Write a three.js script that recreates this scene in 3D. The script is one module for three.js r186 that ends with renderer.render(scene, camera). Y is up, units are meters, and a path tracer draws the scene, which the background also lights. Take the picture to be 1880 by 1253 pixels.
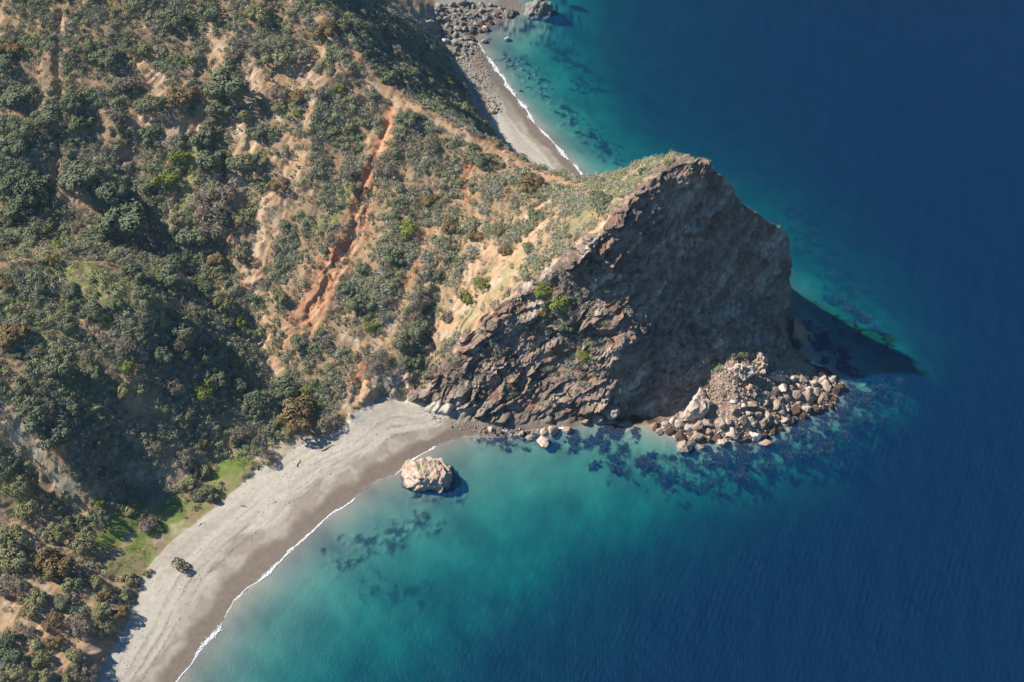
import * as THREE from 'three';
import { Sky } from 'three/addons/objects/Sky.js';
import { ImprovedNoise } from 'three/addons/math/ImprovedNoise.js';
import { mergeGeometries } from 'three/addons/utils/BufferGeometryUtils.js';

// ------------------------------------------------------------------ camera, sky, sun, exposure
const R = Math.PI / 180;
const ALT = 250, CZ = 225, PITCH = 48 * R, FOV = 30, FPX = 626.5 / Math.tan(FOV / 2 * R);
const scene = new THREE.Scene();
const camera = new THREE.PerspectiveCamera(FOV, 1880 / 1253, 1, 12000);
camera.position.set(0, ALT, CZ);
camera.lookAt(0, ALT - 100 * Math.sin(PITCH), CZ - 100 * Math.cos(PITCH));
const SUN_EL = 42 * R, SUN_AZ = 15 * R;
const sunDir = new THREE.Vector3(-Math.cos(SUN_EL) * Math.cos(SUN_AZ), Math.sin(SUN_EL), -Math.cos(SUN_EL) * Math.sin(SUN_AZ));
const sky = new Sky();
sky.name = 'sky'; sky.scale.setScalar(9000); sky.userData = { kind: 'structure' };
Object.entries({ turbidity: 2.2, rayleigh: 1.2, mieCoefficient: 0.003 }).forEach(([k, v]) => { sky.material.uniforms[k].value = v; });
sky.material.uniforms.sunPosition.value.copy(sunDir);
if (sky.material.uniforms.cloudCoverage) sky.material.uniforms.cloudCoverage.value = 0;
scene.add(sky);
scene.environmentIntensity = 0.095;
const sun = new THREE.DirectionalLight(new THREE.Color(1, 0.945, 0.86), 4.2);
sun.name = 'sun'; sun.position.copy(sunDir).multiplyScalar(600); sun.castShadow = true;
Object.assign(sun.shadow.camera, { left: -300, right: 300, top: 300, bottom: -300, near: 10, far: 1400 });
sun.shadow.mapSize.set(4096, 4096);
scene.add(sun, sun.target);
const renderer = new THREE.WebGLRenderer({ antialias: true });
renderer.setSize(1024, 682);
renderer.toneMapping = THREE.LinearToneMapping;
renderer.toneMappingExposure = 1.68;
renderer.shadowMap.enabled = true;
scene.fog = new THREE.FogExp2(new THREE.Color(0.5, 0.76, 1), 0.00007);

// ------------------------------------------------------------------ helpers
function rng(seed) { let a = seed >>> 0; return () => { a = (a + 0x6d2b79f5) | 0; let t = Math.imul(a ^ (a >>> 15), 1 | a); t = (t + Math.imul(t ^ (t >>> 7), 61 | t)) ^ t; return ((t ^ (t >>> 14)) >>> 0) / 4294967296; }; }
const PN = new ImprovedNoise(), n3 = (x, y, z) => PN.noise(x, y, z);
const fbm = (x, y, z, o = 4, g = 0.5) => { let s = 0, a = 1, f = 1; for (let i = 0; i < o; i++) { s += a * n3(x * f + i * 17.3, y * f + i * 5.1, z * f - i * 9.7); a *= g; f *= 2.03; } return s; };
const ridged = (x, y, z, o = 4) => { let s = 0, a = 0.5, f = 1; for (let i = 0; i < o; i++) { s += a * (1 - Math.abs(n3(x * f + i * 7.7, y * f, z * f + i * 3.3)) * 2); a *= 0.5; f *= 2.07; } return s; };
const clamp = (v, a = 0, b = 1) => Math.min(b, Math.max(a, v)), lerp = (a, b, t) => a + (b - a) * t;
const sstep = (a, b, v) => { const t = clamp((v - a) / (b - a)); return t * t * (3 - 2 * t); };
// survey: a direction of sight (in the picture's 1880 x 1253 raster) met with a level plane of height h gives a place on the map
const sinP = Math.sin(PITCH), cosP = Math.cos(PITCH);
function ray(px, py) { const a = (px - 940) / FPX, b = (626.5 - py) / FPX; return [a, -sinP + b * cosP, -cosP - b * sinP]; }
function at(px, py, h = 0) { const d = ray(px, py), t = (h - ALT) / d[1]; return [d[0] * t, h, CZ + d[2] * t]; }
const C = (hex) => new THREE.Color(hex);
const used = new Map();
function numbered(n) { const k = used.get(n) ?? 0; used.set(n, k + 1); return k ? `${n}_${String(k).padStart(3, '0')}` : n; }
function tag(o, label, category, group) { o.userData = { ...o.userData, label, category }; if (group) o.userData.group = group; return o; }
function put(o, name) { o.name = numbered(name); o.traverse((c) => { if (c.isMesh) { c.castShadow = true; c.receiveShadow = true; } }); scene.add(o); return o; }

// ------------------------------------------------------------------ the lie of the land: surveyed lines (px, py, height)
const LINES = [
  // main ridge, saddle, headland back ridge, peak, shoulder
  [[520, -150, 54], [560, -60, 52], [590, 5, 50], [640, 65, 46], [690, 130, 41], [720, 160, 38.5], [790, 205, 34.5], [850, 240, 31], [920, 270, 28], [1000, 310, 26], [1080, 335, 24], [1130, 322, 27], [1180, 295, 36], [1240, 281, 50], [1290, 290, 58], [1335, 322, 50.5], [1350, 360, 43.5], [1400, 400, 35.5], [1450, 430, 29.5]],
  // arete at the right end of the cliff
  [[1450, 430, 29.5], [1453, 500, 18], [1458, 580, 6], [1464, 622, 0.5], [1472, 650, -0.3]],
  // crest between grassy slope and cliff
  [[772, 716, 6], [840, 650, 13], [930, 570, 23], [1000, 510, 31], [1080, 455, 39.5], [1130, 400, 46], [1180, 350, 51], [1230, 310, 55], [1290, 290, 58]],
  // middle of the cliff
  [[960, 690, 7.5], [1040, 660, 12.5], [1100, 645, 18], [1140, 630, 21.5], [1220, 590, 20.5], [1300, 570, 18], [1380, 550, 14.5], [1456, 540, 12]],
  // cliff foot
  [[765, 740, 3.2], [790, 760, 2.5], [850, 772, 1.5], [900, 780, 0.9], [960, 782, 0.6], [1040, 778, 0.4], [1100, 770, 0.3], [1180, 766, 0.4], [1220, 752, 1]],
  // talus: ribs, shoulders, water line
  [[1220, 752, 1], [1262, 725, 3.8], [1300, 700, 6.4], [1345, 648, 10.8], [1400, 638, 9], [1440, 650, 4], [1475, 655, 0.3]],
  [[1345, 648, 10.8], [1350, 700, 8.6], [1350, 750, 6], [1350, 805, 0.2]],
  [[1205, 782, 0.4], [1240, 803, 0.1], [1330, 812, 0], [1400, 805, 0], [1460, 770, 0], [1530, 738, 0], [1548, 705, 0], [1525, 682, 0], [1490, 665, 0.1]],
  // beach back
  [[765, 740, 3.2], [735, 732, 3.2], [700, 728, 3.4], [640, 770, 3], [625, 788, 2.9], [570, 808, 2.8], [545, 820, 2.7], [510, 848, 2.6], [470, 862, 2.6], [430, 902, 2.5], [370, 950, 2.5], [310, 1000, 2.5], [270, 1040, 2.5], [252, 1090, 2.5], [238, 1140, 2.5], [205, 1190, 2.5], [182, 1235, 2.5], [140, 1300, 2.5], [90, 1380, 2.5]],
  // water line, near bay
  [[1100, 776, 0], [1040, 784, 0], [960, 792, 0], [895, 798, 0], [850, 803, 0], [800, 820, 0], [752, 848, 0], [725, 872, 0], [690, 885, 0], [650, 915, 0], [590, 960, 0], [540, 1005, 0], [480, 1060, 0], [432, 1105, 0], [400, 1150, 0], [360, 1205, 0], [325, 1253, 0], [290, 1310, 0], [230, 1400, 0]],
  // near bay floor
  [[1240, 830, -1.2], [1100, 810, -1.5], [980, 822, -1.2], [880, 830, -1], [790, 925, -1.2], [700, 960, -1.4], [600, 1040, -1.4], [500, 1150, -1.4], [440, 1253, -1.4], [370, 1380, -1.4]],
  [[1430, 850, -2.6], [1250, 880, -3], [1050, 900, -2.8], [900, 950, -3], [760, 1050, -3.2], [640, 1160, -3.2], [570, 1253, -3.4], [500, 1380, -3.6]],
  [[1560, 850, -6], [1400, 920, -6.5], [1200, 975, -6.5], [1050, 1030, -6], [900, 1140, -6], [800, 1253, -6.5], [740, 1380, -8]],
  [[1720, 780, -13], [1600, 920, -14], [1400, 1010, -14], [1200, 1090, -14], [1050, 1190, -14], [980, 1253, -15], [900, 1400, -17]],
  [[1900, 700, -26], [1850, 900, -28], [1650, 1080, -28], [1400, 1200, -28], [1280, 1400, -30]],
  // round the point
  [[1500, 620, -2], [1560, 660, -2.2], [1620, 700, -2.5], [1600, 780, -2.6], [1500, 820, -2.2]],
  [[1480, 470, -6], [1560, 560, -6], [1680, 640, -6], [1720, 700, -6.5], [1660, 800, -6]],
  [[1400, 330, -11], [1500, 380, -12], [1620, 480, -13], [1760, 600, -15], [1800, 700, -17]],
  [[1500, 150, -22], [1640, 300, -23], [1780, 450, -26], [1920, 560, -30]],
  // far bay: water line, floor, beach back
  [[850, -80, 0], [940, -30, 0], [960, 20, 0], [905, 45, 0], [872, 68, 0], [885, 92, 0], [912, 128, 0], [940, 168, 0], [985, 228, 0], [1030, 278, 0], [1078, 332, 0]],
  [[1010, 50, -1.5], [935, 90, -1.2], [965, 160, -1.4], [1040, 240, -1.5], [1110, 318, -1.5], [1150, 330, -1.5]],
  [[1100, 30, -6], [1030, 110, -4.4], [1100, 200, -4.4], [1170, 275, -5.5]],
  [[1220, 0, -13], [1180, 110, -11.5], [1240, 210, -12], [1330, 280, -13]],
  [[1400, -60, -17], [1380, 60, -17], [1420, 200, -18]],
  [[1650, -80, -26], [1750, 100, -28], [1900, 400, -31]],
  [[790, -80, 4], [800, 0, 4], [812, 70, 3], [838, 130, 2.6], [868, 190, 2.4], [900, 235, 2.2], [935, 275, 2.2], [975, 318, 2.2]],
  // stream bed of the valley
  [[612, 778, 3.6], [560, 745, 5.5], [500, 690, 8], [470, 620, 11], [440, 575, 13.5], [395, 540, 16.5], [340, 492, 19], [290, 465, 21], [200, 445, 24], [100, 440, 27], [0, 420, 30.5], [-80, 410, 33]],
  // hillside toe above the beach, gully beside the headland
  [[640, 758, 5.5], [690, 712, 7], [730, 715, 6], [766, 725, 5]],
  [[766, 725, 4.5], [772, 690, 7], [785, 600, 13.5], [800, 520, 19]],
  // hillside top at the frame
  [[-150, -10, 60], [100, -10, 57], [340, -10, 54], [470, -10, 52], [590, -10, 50.5]],
  [[-150, -150, 64], [100, -150, 60], [340, -150, 57], [520, -150, 54]],
  // near spur: crest, edge of its dark face, foot
  [[-80, 480, 39.5], [0, 480, 38], [110, 475, 35.5], [160, 500, 34], [230, 530, 32.5], [272, 552, 30], [256, 612, 27], [246, 700, 21], [235, 780, 14.5], [222, 860, 8.5], [228, 905, 5]],
  [[228, 905, 5], [300, 897, 3.8], [400, 852, 3.6], [455, 800, 5.5], [487, 730, 8]],
  // gully with pale rock wall and the land left of it
  [[-60, 770, 26], [30, 850, 17.5], [90, 910, 11.5], [150, 950, 7.8], [205, 985, 5]],
  [[-60, 700, 32.5], [0, 742, 29], [60, 765, 26.5], [110, 820, 21.5], [135, 875, 15.5], [150, 925, 10.5]],
  [[-80, 890, 19], [0, 905, 15.5], [60, 962, 11.3], [130, 1005, 8], [205, 1040, 5]],
  [[-80, 1060, 14.5], [0, 1060, 11.5], [90, 1100, 8], [180, 1120, 6], [228, 1135, 4.8]],
  [[-80, 1260, 13], [0, 1250, 10.5], [80, 1240, 7.8], [150, 1210, 6], [185, 1200, 4.8]],
  [[420, 872, 3], [330, 935, 3], [260, 1000, 3.2], [210, 1000, 4]],
];
// lines that lie behind the ridge, straight in metres (x, height, z)
const WORLD_LINES = [
  [[21, 0, -62], [30, 0, -58], [45, 0, -49], [58, 0, -40], [66, 0, -32], [72, 0, -26], [74, 0, -16], [74, 0, -6], [73.5, 0, 2]],
  [[20, 1.5, -58], [10, 6, -50], [0, 8, -56]],
  [[-260, 70, -240], [-140, 60, -240], [-75, 42, -240], [-25, 0, -240], [20, -4, -240], [120, -24, -240]],
  [[-260, 60, -60], [-260, 50, 0], [-260, 35, 100], [-260, 32, 180]],
];
const GX0 = -260, GX1 = 260, GZ0 = -240, GZ1 = 180, CELL = 0.8;
const GW = Math.round((GX1 - GX0) / CELL) + 1, GH = Math.round((GZ1 - GZ0) / CELL) + 1;
const H = (() => {
  const fixed = new Map();
  const mark = (x, y, z, step) => { const key = Math.round((z - GZ0) / step) * 4096 + Math.round((x - GX0) / step); const e = fixed.get(key); if (e) { e[0] += y; e[1]++; } else fixed.set(key, [y, 1]); };
  const raster = (step) => {
    fixed.clear();
    for (const L of [...LINES.map((l) => l.map((p) => at(...p))), ...WORLD_LINES]) {
      for (let i = 0; i + 1 < L.length; i++) {
        const [a, b] = [L[i], L[i + 1]], n = Math.ceil(Math.hypot(b[0] - a[0], b[2] - a[2]) / step * 2) + 1;
        for (let k = 0; k <= n; k++) { const t = k / n, y0 = lerp(a[1], b[1], t), wob = sstep(5, 12, y0) * (lerp(a[0], b[0], t) > 18 && y0 < 45 ? 0.25 : 1); let x = lerp(a[0], b[0], t), z = lerp(a[2], b[2], t); const qx = x, qz = z; x += wob * (1.5 * fbm(qx / 7, 1.7, qz / 7, 2) + 0.9 * n3(qx / 2.2, 4.2, qz / 2.2)); z += wob * (1.5 * fbm(qx / 7, 8.7, qz / 7, 2) + 0.9 * n3(qx / 2.2, 9.2, qz / 2.2)); if (x >= GX0 && x <= GX1 && z >= GZ0 && z <= GZ1) mark(x, y0 + wob * 0.8 * n3(qx / 3, 2.5, qz / 3), z, step); }
      }
    }
  };
  let cur = null, cw = 0, ch = 0, cs = 0;
  for (const mul of [32, 16, 8, 4, 2, 1]) {
    const step = CELL * mul, w = Math.round((GX1 - GX0) / step) + 1, h = Math.round((GZ1 - GZ0) / step) + 1, g = new Float32Array(w * h), lock = new Uint8Array(w * h);
    if (cur) for (let j = 0; j < h; j++) for (let i = 0; i < w; i++) {
      const u = clamp(i * step / cs, 0, cw - 1.001), v = clamp(j * step / cs, 0, ch - 1.001), a = u | 0, b = v | 0, fx = u - a, fz = v - b, o = b * cw + a;
      g[j * w + i] = lerp(lerp(cur[o], cur[o + 1], fx), lerp(cur[o + cw], cur[o + cw + 1], fx), fz);
    } else g.fill(10);
    raster(step);
    for (const [k, [s, n]] of fixed) { const i = k % 4096, j = (k - i) / 4096; if (i < w && j < h) { g[j * w + i] = s / n; lock[j * w + i] = 1; } }
    const iters = mul === 1 ? 60 : mul === 2 ? 120 : 300;
    for (let it = 0; it < iters; it++) for (let j = 0; j < h; j++) for (let i = 0; i < w; i++) {
      const o = j * w + i; if (lock[o]) continue;
      const l = g[i ? o - 1 : o + 1], r = g[i < w - 1 ? o + 1 : o - 1], u = g[j ? o - w : o + w], d = g[j < h - 1 ? o + w : o - w];
      g[o] += 1.6 * ((l + r + u + d) / 4 - g[o]);
    }
    cur = g; cw = w; ch = h; cs = step;
  }
  for (let it = 0; it < 60; it++) { // the sea floor is smoothed by the swell
    const o2 = cur.slice();
    for (let j = 1; j < ch - 1; j++) for (let i = 1; i < cw - 1; i++) { const o = j * cw + i; if (o2[o] < -1.6) { const k = clamp((-1.6 - o2[o]) / 3); cur[o] = lerp(o2[o], (o2[o - 1] + o2[o + 1] + o2[o - cw] + o2[o + cw]) / 4, k); } }
  }
  return cur;
})();
function baseH(x, z) {
  const u = clamp((x - GX0) / CELL, 0, GW - 1.001), v = clamp((z - GZ0) / CELL, 0, GH - 1.001), a = u | 0, b = v | 0, fx = u - a, fz = v - b, o = b * GW + a;
  return lerp(lerp(H[o], H[o + 1], fx), lerp(H[o + GW], H[o + GW + 1], fx), fz);
}
function hit(px, py, f = baseH) {
  const d = ray(px, py); let t0 = 120, t = t0;
  for (; t < 700; t += 0.6) { if (ALT + d[1] * t < f(d[0] * t, CZ + d[2] * t)) break; t0 = t; }
  for (let k = 0; k < 12; k++) { const m = (t0 + t) / 2; if (ALT + d[1] * m < f(d[0] * m, CZ + d[2] * m)) t = m; else t0 = m; }
  return [d[0] * t, ALT + d[1] * t, CZ + d[2] * t];
}
// ------------------------------------------------------------------ masks on the map (metres): soils, grass, reef, gullies
const MX0 = -200, MZ0 = -200, MC = 0.5, MW = 800, MH = 740;
const mask = () => new Float32Array(MW * MH);
function sample(m, x, z) { const u = clamp((x - MX0) / MC, 0, MW - 1.001), v = clamp((z - MZ0) / MC, 0, MH - 1.001), a = u | 0, b = v | 0, fx = u - a, fz = v - b, o = b * MW + a; return lerp(lerp(m[o], m[o + 1], fx), lerp(m[o + MW], m[o + MW + 1], fx), fz); }
const onMap = (pts) => pts.map((p) => { const q = p.length > 2 ? at(p[0], p[1], p[2]) : hit(p[0], p[1]); return [q[0], q[2]]; });
function segDist(x, z, L) { let best = 1e9, bt = 0; for (let i = 0; i < Math.max(1, L.length - 1); i++) { const a = L[i], b = L[i + 1] ?? a, dx = b[0] - a[0], dz = b[1] - a[1], l2 = dx * dx + dz * dz, t = l2 ? clamp(((x - a[0]) * dx + (z - a[1]) * dz) / l2) : 0, d = Math.hypot(x - a[0] - dx * t, z - a[1] - dz * t); if (d < best) { best = d; bt = (i + t) / Math.max(1, L.length - 1); } } return [best, bt]; }
// lay a stroke of half-width w (metres) along a line; its edge is frayed by noise
function stroke(m, pts, w0, { w1 = w0, amount = 1, fray = 0.55, add = false, scale = 3.2 } = {}) {
  const L = onMap(pts), pad = Math.max(w0, w1) * 2 + 2;
  const x0 = Math.min(...L.map((p) => p[0])) - pad, x1 = Math.max(...L.map((p) => p[0])) + pad, z0 = Math.min(...L.map((p) => p[1])) - pad, z1 = Math.max(...L.map((p) => p[1])) + pad;
  for (let j = Math.max(0, (z0 - MZ0) / MC | 0); j < Math.min(MH, (z1 - MZ0) / MC); j++) for (let i = Math.max(0, (x0 - MX0) / MC | 0); i < Math.min(MW, (x1 - MX0) / MC); i++) {
    const x = MX0 + i * MC, z = MZ0 + j * MC, [d, t] = segDist(x, z, L), w = lerp(w0, w1, t) * (1 + fray * 1.6 * fbm(x / scale, 3.1, z / scale, 3));
    const v = amount * (1 - sstep(0.6, 1.15, d / Math.max(w, 0.05)));
    if (v > 0) m[j * MW + i] = add ? m[j * MW + i] + v : Math.max(m[j * MW + i], v);
  }
}
function inPoly(x, z, P) { let c = false; for (let i = 0, j = P.length - 1; i < P.length; j = i++) if ((P[i][1] > z) !== (P[j][1] > z) && x < (P[j][0] - P[i][0]) * (z - P[i][1]) / (P[j][1] - P[i][1]) + P[i][0]) c = !c; return c; }
function fillPoly(m, P, soft = 1.5, fray = 1.2) { // 1 inside, soft frayed edge
  const x0 = Math.min(...P.map((p) => p[0])) - 4, x1 = Math.max(...P.map((p) => p[0])) + 4, z0 = Math.min(...P.map((p) => p[1])) - 4, z1 = Math.max(...P.map((p) => p[1])) + 4, loop = [...P, P[0]];
  for (let j = Math.max(0, (z0 - MZ0) / MC | 0); j < Math.min(MH, (z1 - MZ0) / MC); j++) for (let i = Math.max(0, (x0 - MX0) / MC | 0); i < Math.min(MW, (x1 - MX0) / MC); i++) {
    const x = MX0 + i * MC, z = MZ0 + j * MC, d = (inPoly(x, z, P) ? 1 : -1) * segDist(x, z, loop)[0] + fray * 2 * fbm(x / 4, 8.8, z / 4, 3), v = sstep(-soft, soft, d);
    if (v > m[j * MW + i]) m[j * MW + i] = v;
  }
}
const red = mask(), tan = mask(), pale = mask(), grass = mask(), lush = mask(), reef = mask(), carve = mask(), rock = mask(), beachM = mask(), rubble = mask(), openM = mask(), thick = mask();
const lineAt = (k) => LINES[k].map((p) => { const q = at(...p); return [q[0], q[2]]; });
const crestL = lineAt(2), footL = lineAt(4), talusTop = lineAt(5), talusEdge = lineAt(7), backL = lineAt(8), waterL = lineAt(9), farWater = lineAt(19), farBack = lineAt(25), areteL = lineAt(1);
fillPoly(rock, [...crestL, ...onMap([[1335, 322, 54], [1350, 360, 43.5], [1400, 400, 35.5], [1450, 430, 29.5]]), ...areteL, ...[...talusTop].reverse(), ...[...footL].reverse()], 1.0, 0.9);
stroke(rock, [[1230, 300, 54], [1290, 288, 58], [1350, 340, 47], [1450, 428, 29.5]], 6);
stroke(rock, [[1348, 655], [1362, 700], [1395, 650], [1420, 690], [1440, 660]], 2.2);   // top of the headland and its far side
fillPoly(rock, [[44, -5], [67, -4], [76, 8], [75, -4], [75, -14], [72, -26], [66, -32], [58, -40], [45, -49], [36, -40], [42, -20]], 1.5, 1);
stroke(rock, [[800, 690, 9], [840, 648, 13], [930, 568, 23], [1000, 508, 31], [1080, 452, 39.5], [1130, 396, 46], [1180, 346, 51]], 2.4, { fray: 1 });   // crags along the crest
fillPoly(rubble, [...talusTop, ...[...talusEdge].reverse()], 0.8, 0.6);
fillPoly(beachM, [...backL, ...[...waterL].reverse()], 0.4, 0.25);
fillPoly(beachM, [...farBack, ...[...farWater].reverse()], 0.4, 0.3);
// small rock walls
stroke(rock, [[-10, 748], [60, 800], [100, 862], [135, 915]], 2.6, { w1: 1.6 });
stroke(rock, [[1140, 768, 0.6], [1180, 766, 0.6], [1225, 758, 1.4]], 1.8);
stroke(rock, [[690, 705], [725, 700], [760, 712]], 2.2);
stroke(rock, [[225, 800], [240, 860], [300, 880], [350, 850]], 3, { amount: 0.7 });
stroke(rock, [[740, 30], [800, 40], [830, 90]], 6, { amount: 0.8 });
// bare soils
for (const [p, w, o] of [
  [[[716, 200], [703, 255], [672, 335], [645, 425], [605, 500], [565, 600]], 1.5, { w1: 4.8, fray: 0.75, scale: 2.6 }], [[[690, 300], [655, 330], [640, 400]], 0.8, { w1: 1.4, fray: 0.9 }], [[[640, 430], [590, 470], [565, 560]], 1.2, { w1: 2.4, fray: 0.9 }],
  [[[590, 25], [640, 85], [700, 145], [760, 185], [850, 243], [920, 275], [1000, 317], [1060, 338]], 1.5, { w1: 1.1, fray: 0.5, amount: 0.6 }],
  [[[858, 305], [852, 360]], 1.6, { fray: 0.9 }], [[[780, 430], [768, 475], [750, 520]], 1.8, { fray: 1, amount: 0.7 }], [[[670, 670], [650, 690]], 2.6, { fray: 0.9 }], [[[540, 590], [520, 640]], 1.6, { fray: 0.9 }],
  [[[940, 340], [925, 380]], 1.2, { fray: 1, amount: 0.6 }], [[[20, 750], [70, 790], [110, 850]], 1.1]
]) stroke(red, p, w, o);
for (const [p, w, o] of [
  [[[590, 30], [640, 92], [700, 155], [760, 195], [850, 252], [920, 283], [1000, 325], [1060, 342]], 2.6, { w1: 1.6, fray: 0.7 }],
  [[[545, 285], [505, 370], [475, 470], [450, 560], [478, 625]], 4.6, { w1: 3 }], [[[470, 130], [445, 200], [448, 270]], 4.2], [[[430, 280], [440, 350], [415, 420], [435, 470]], 2.8], [[[372, 170], [350, 290], [345, 330]], 1.2],
  [[[112, 30], [104, 120], [113, 195], [104, 270], [95, 350]], 0.75], [[[135, 345], [165, 400]], 3], [[[10, 200], [60, 215]], 2], [[[270, 120], [295, 180], [260, 215]], 3], [[[300, 245], [345, 215]], 2.4], [[[585, 90], [550, 150], [500, 200]], 3.4],
  [[[600, 30], [585, 100]], 1.4], [[[530, 130], [480, 170]], 3.4], [[[820, 600], [900, 525], [965, 450]], 3.4], [[[870, 430], [930, 480]], 2.2], [[[990, 420], [930, 520], [850, 600]], 2.4], [[[1010, 370], [960, 400]], 1.5], [[[790, 640], [840, 560], [870, 480]], 2],
  [[[60, 1090], [150, 1085], [225, 1065]], 2.4], [[[0, 1120], [90, 1150], [170, 1180]], 4], [[[60, 1250], [130, 1200], [190, 1130]], 2.4], [[[20, 960], [70, 1000]], 1.6], [[[380, 60], [410, 110]], 1.8], [[[250, 150], [210, 100]], 1.2],
  [[[640, 620], [690, 640], [740, 560]], 1.6], [[[480, 640], [520, 700], [560, 720]], 2], [[[640, 740], [690, 700], [750, 690]], 2.2], [[[1180, 345], [1130, 390], [1080, 440], [1000, 500], [880, 600], [800, 690]], 1.8], [[[580, 180], [560, 240]], 1.4], [[[350, 120], [330, 160]], 1.4],
]) stroke(tan, p, w, o);
for (const [p, w, o] of [[[[275, 990], [325, 965]], 2.1, { fray: 0.4 }], [[[238, 990], [248, 985]], 1.4], [[[470, 840], [520, 830], [560, 800]], 1.8], [[[400, 575], [470, 600], [480, 640]], 0.8], [[[1150, 385], [1180, 350]], 1.6], [[[30, 790], [90, 850], [130, 910]], 1.4]]) stroke(pale, p, w, o);
for (const [p, w, o] of [
  [[[105, 480], [170, 508], [230, 540], [262, 560]], 5, { fray: 0.4 }], [[[130, 520], [200, 560]], 3], [[[200, 585], [240, 575]], 2.2], [[[1060, 405], [1130, 345], [1200, 303], [1235, 290]], 3.6, { fray: 1, amount: 0.7 }], [[[850, 590], [910, 530], [980, 450]], 2, { fray: 1.2, amount: 0.6 }], [[[540, 200], [520, 215]], 0.9],
  [[[470, 690], [520, 700]], 2.4], [[[60, 620], [120, 660], [160, 720]], 5], [[[20, 560], [80, 580]], 5], [[[330, 920], [420, 870], [450, 850]], 2.6], [[[210, 1040], [250, 1010], [300, 940]], 3], [[[0, 880], [40, 930]], 3], [[[640, 350], [600, 400], [560, 420]], 2.6], [[[380, 260], [350, 300], [340, 380]], 2.4],
]) stroke(grass, p, w, o);
for (const [p, w, o] of [[[[395, 866], [445, 846]], 2.2, { fray: 0.4 }], [[[195, 992], [225, 966], [250, 945]], 2.8, { fray: 0.4 }], [[[240, 1012], [265, 985], [335, 945]], 1.3], [[[200, 590], [235, 580]], 1.4], [[[340, 925], [300, 935]], 1.3]]) stroke(lush, p, w, o);
for (const [p, w, o] of [
  [[[870, 805], [960, 825]], 1.4, { amount: 0.9 }], [[[930, 800], [1010, 815]], 1.6], [[[1060, 815], [1150, 800]], 3], [[[1260, 845], [1430, 850]], 4.4, { fray: 0.9 }], [[[1380, 820], [1480, 790], [1560, 740], [1640, 730]], 5, { fray: 0.9 }], [[[1450, 850], [1560, 800], [1660, 760]], 5, { fray: 1 }],
  [[[1130, 850], [1260, 880], [1380, 890]], 4, { fray: 1.1, amount: 0.8 }], [[[765, 915], [840, 910]], 2], [[[610, 1030], [680, 1000], [780, 960]], 3, { fray: 1.1, amount: 0.8 }], [[[680, 1080], [760, 1080]], 3, { fray: 1.1, amount: 0.5 }], [[[1350, 900], [1390, 905]], 2.5],
  [[[900, 40], [990, 50], [1040, 20]], 6, { fray: 0.9 }], [[[940, 110], [980, 150]], 4, { fray: 1 }], [[[1000, 60], [1060, 120], [1080, 160]], 5, { fray: 1, amount: 0.7 }], [[[1000, 170], [1060, 230], [1130, 290]], 4, { fray: 0.9, amount: 0.85 }], [[[1460, 400], [1520, 470], [1600, 600]], 9, { fray: 1, amount: 0.55 }], [[[1500, 620], [1560, 680]], 4],
]) stroke(reef, p, w, o);
// gullies cut by water
for (const [p, w, d] of [
  [[[712, 215], [692, 280], [662, 350], [648, 420], [628, 470], [602, 520], [572, 595]], 0.7, 0.9], [[[655, 420], [640, 470], [612, 520], [590, 570]], 0.5, 0.8], [[[700, 300], [672, 380], [655, 440]], 0.45, 0.6], [[[640, 440], [615, 480], [590, 540], [560, 590]], 0.7, 1], [[[112, 20], [105, 110], [113, 200], [103, 280], [92, 380]], 0.9, 1.2], [[[380, 120], [352, 260], [345, 400], [360, 480]], 2.5, 1], [[[420, 300], [405, 400], [430, 520]], 1.6, 1.2],
  [[[470, 220], [450, 320], [470, 420], [455, 540]], 1.2, 0.9], [[[800, 500], [785, 600], [772, 690]], 1.8, 1.4], [[[850, 440], [800, 520]], 1.4, 1], [[[40, 860], [95, 915], [150, 955]], 1.6, 1.5], [[[240, 120], [250, 260], [270, 400]], 3, 1], [[[700, 700], [705, 720]], 0.8, 0.8], [[[660, 700], [655, 745]], 0.8, 0.8], [[[740, 690], [735, 720]], 0.8, 0.8],
]) stroke(carve, p, w, { amount: d, fray: 0.9, w1: w * 1.5, scale: 2.2 });
fillPoly(openM, onMap([[190, 1000], [250, 930], [340, 915], [395, 850], [470, 838], [440, 900], [330, 990], [262, 1050], [225, 1062], [200, 1035]]), 0.8, 0.5);
const path = mask(); stroke(path, [[590, 30], [640, 92], [700, 150], [760, 190], [850, 247], [920, 278], [1000, 320], [1060, 340]], 3.2, { fray: 0.2 });
// thickets: where shrubs stand close
for (const [p, w] of [
  [[[60, 430], [200, 440], [290, 465], [350, 500], [420, 560]], 9], [[[290, 600], [380, 640], [460, 740]], 10], [[[330, 760], [430, 700]], 9], [[[50, 560], [110, 700], [160, 800]], 8], [[[10, 320], [60, 300], [30, 250]], 7], [[[130, 200], [150, 330], [220, 380]], 5], [[[385, 240], [390, 330], [400, 400]], 4],
  [[[640, 60], [760, 140], [870, 230]], 9], [[[700, 40], [800, 150]], 8], [[[780, 550], [775, 640], [770, 680]], 2.6], [[[650, 520], [690, 560]], 4], [[[520, 720], [570, 740]], 5], [[[1030, 590], [1080, 610]], 4]
]) stroke(thick, p, w, { fray: 0.5, scale: 6 });

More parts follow.
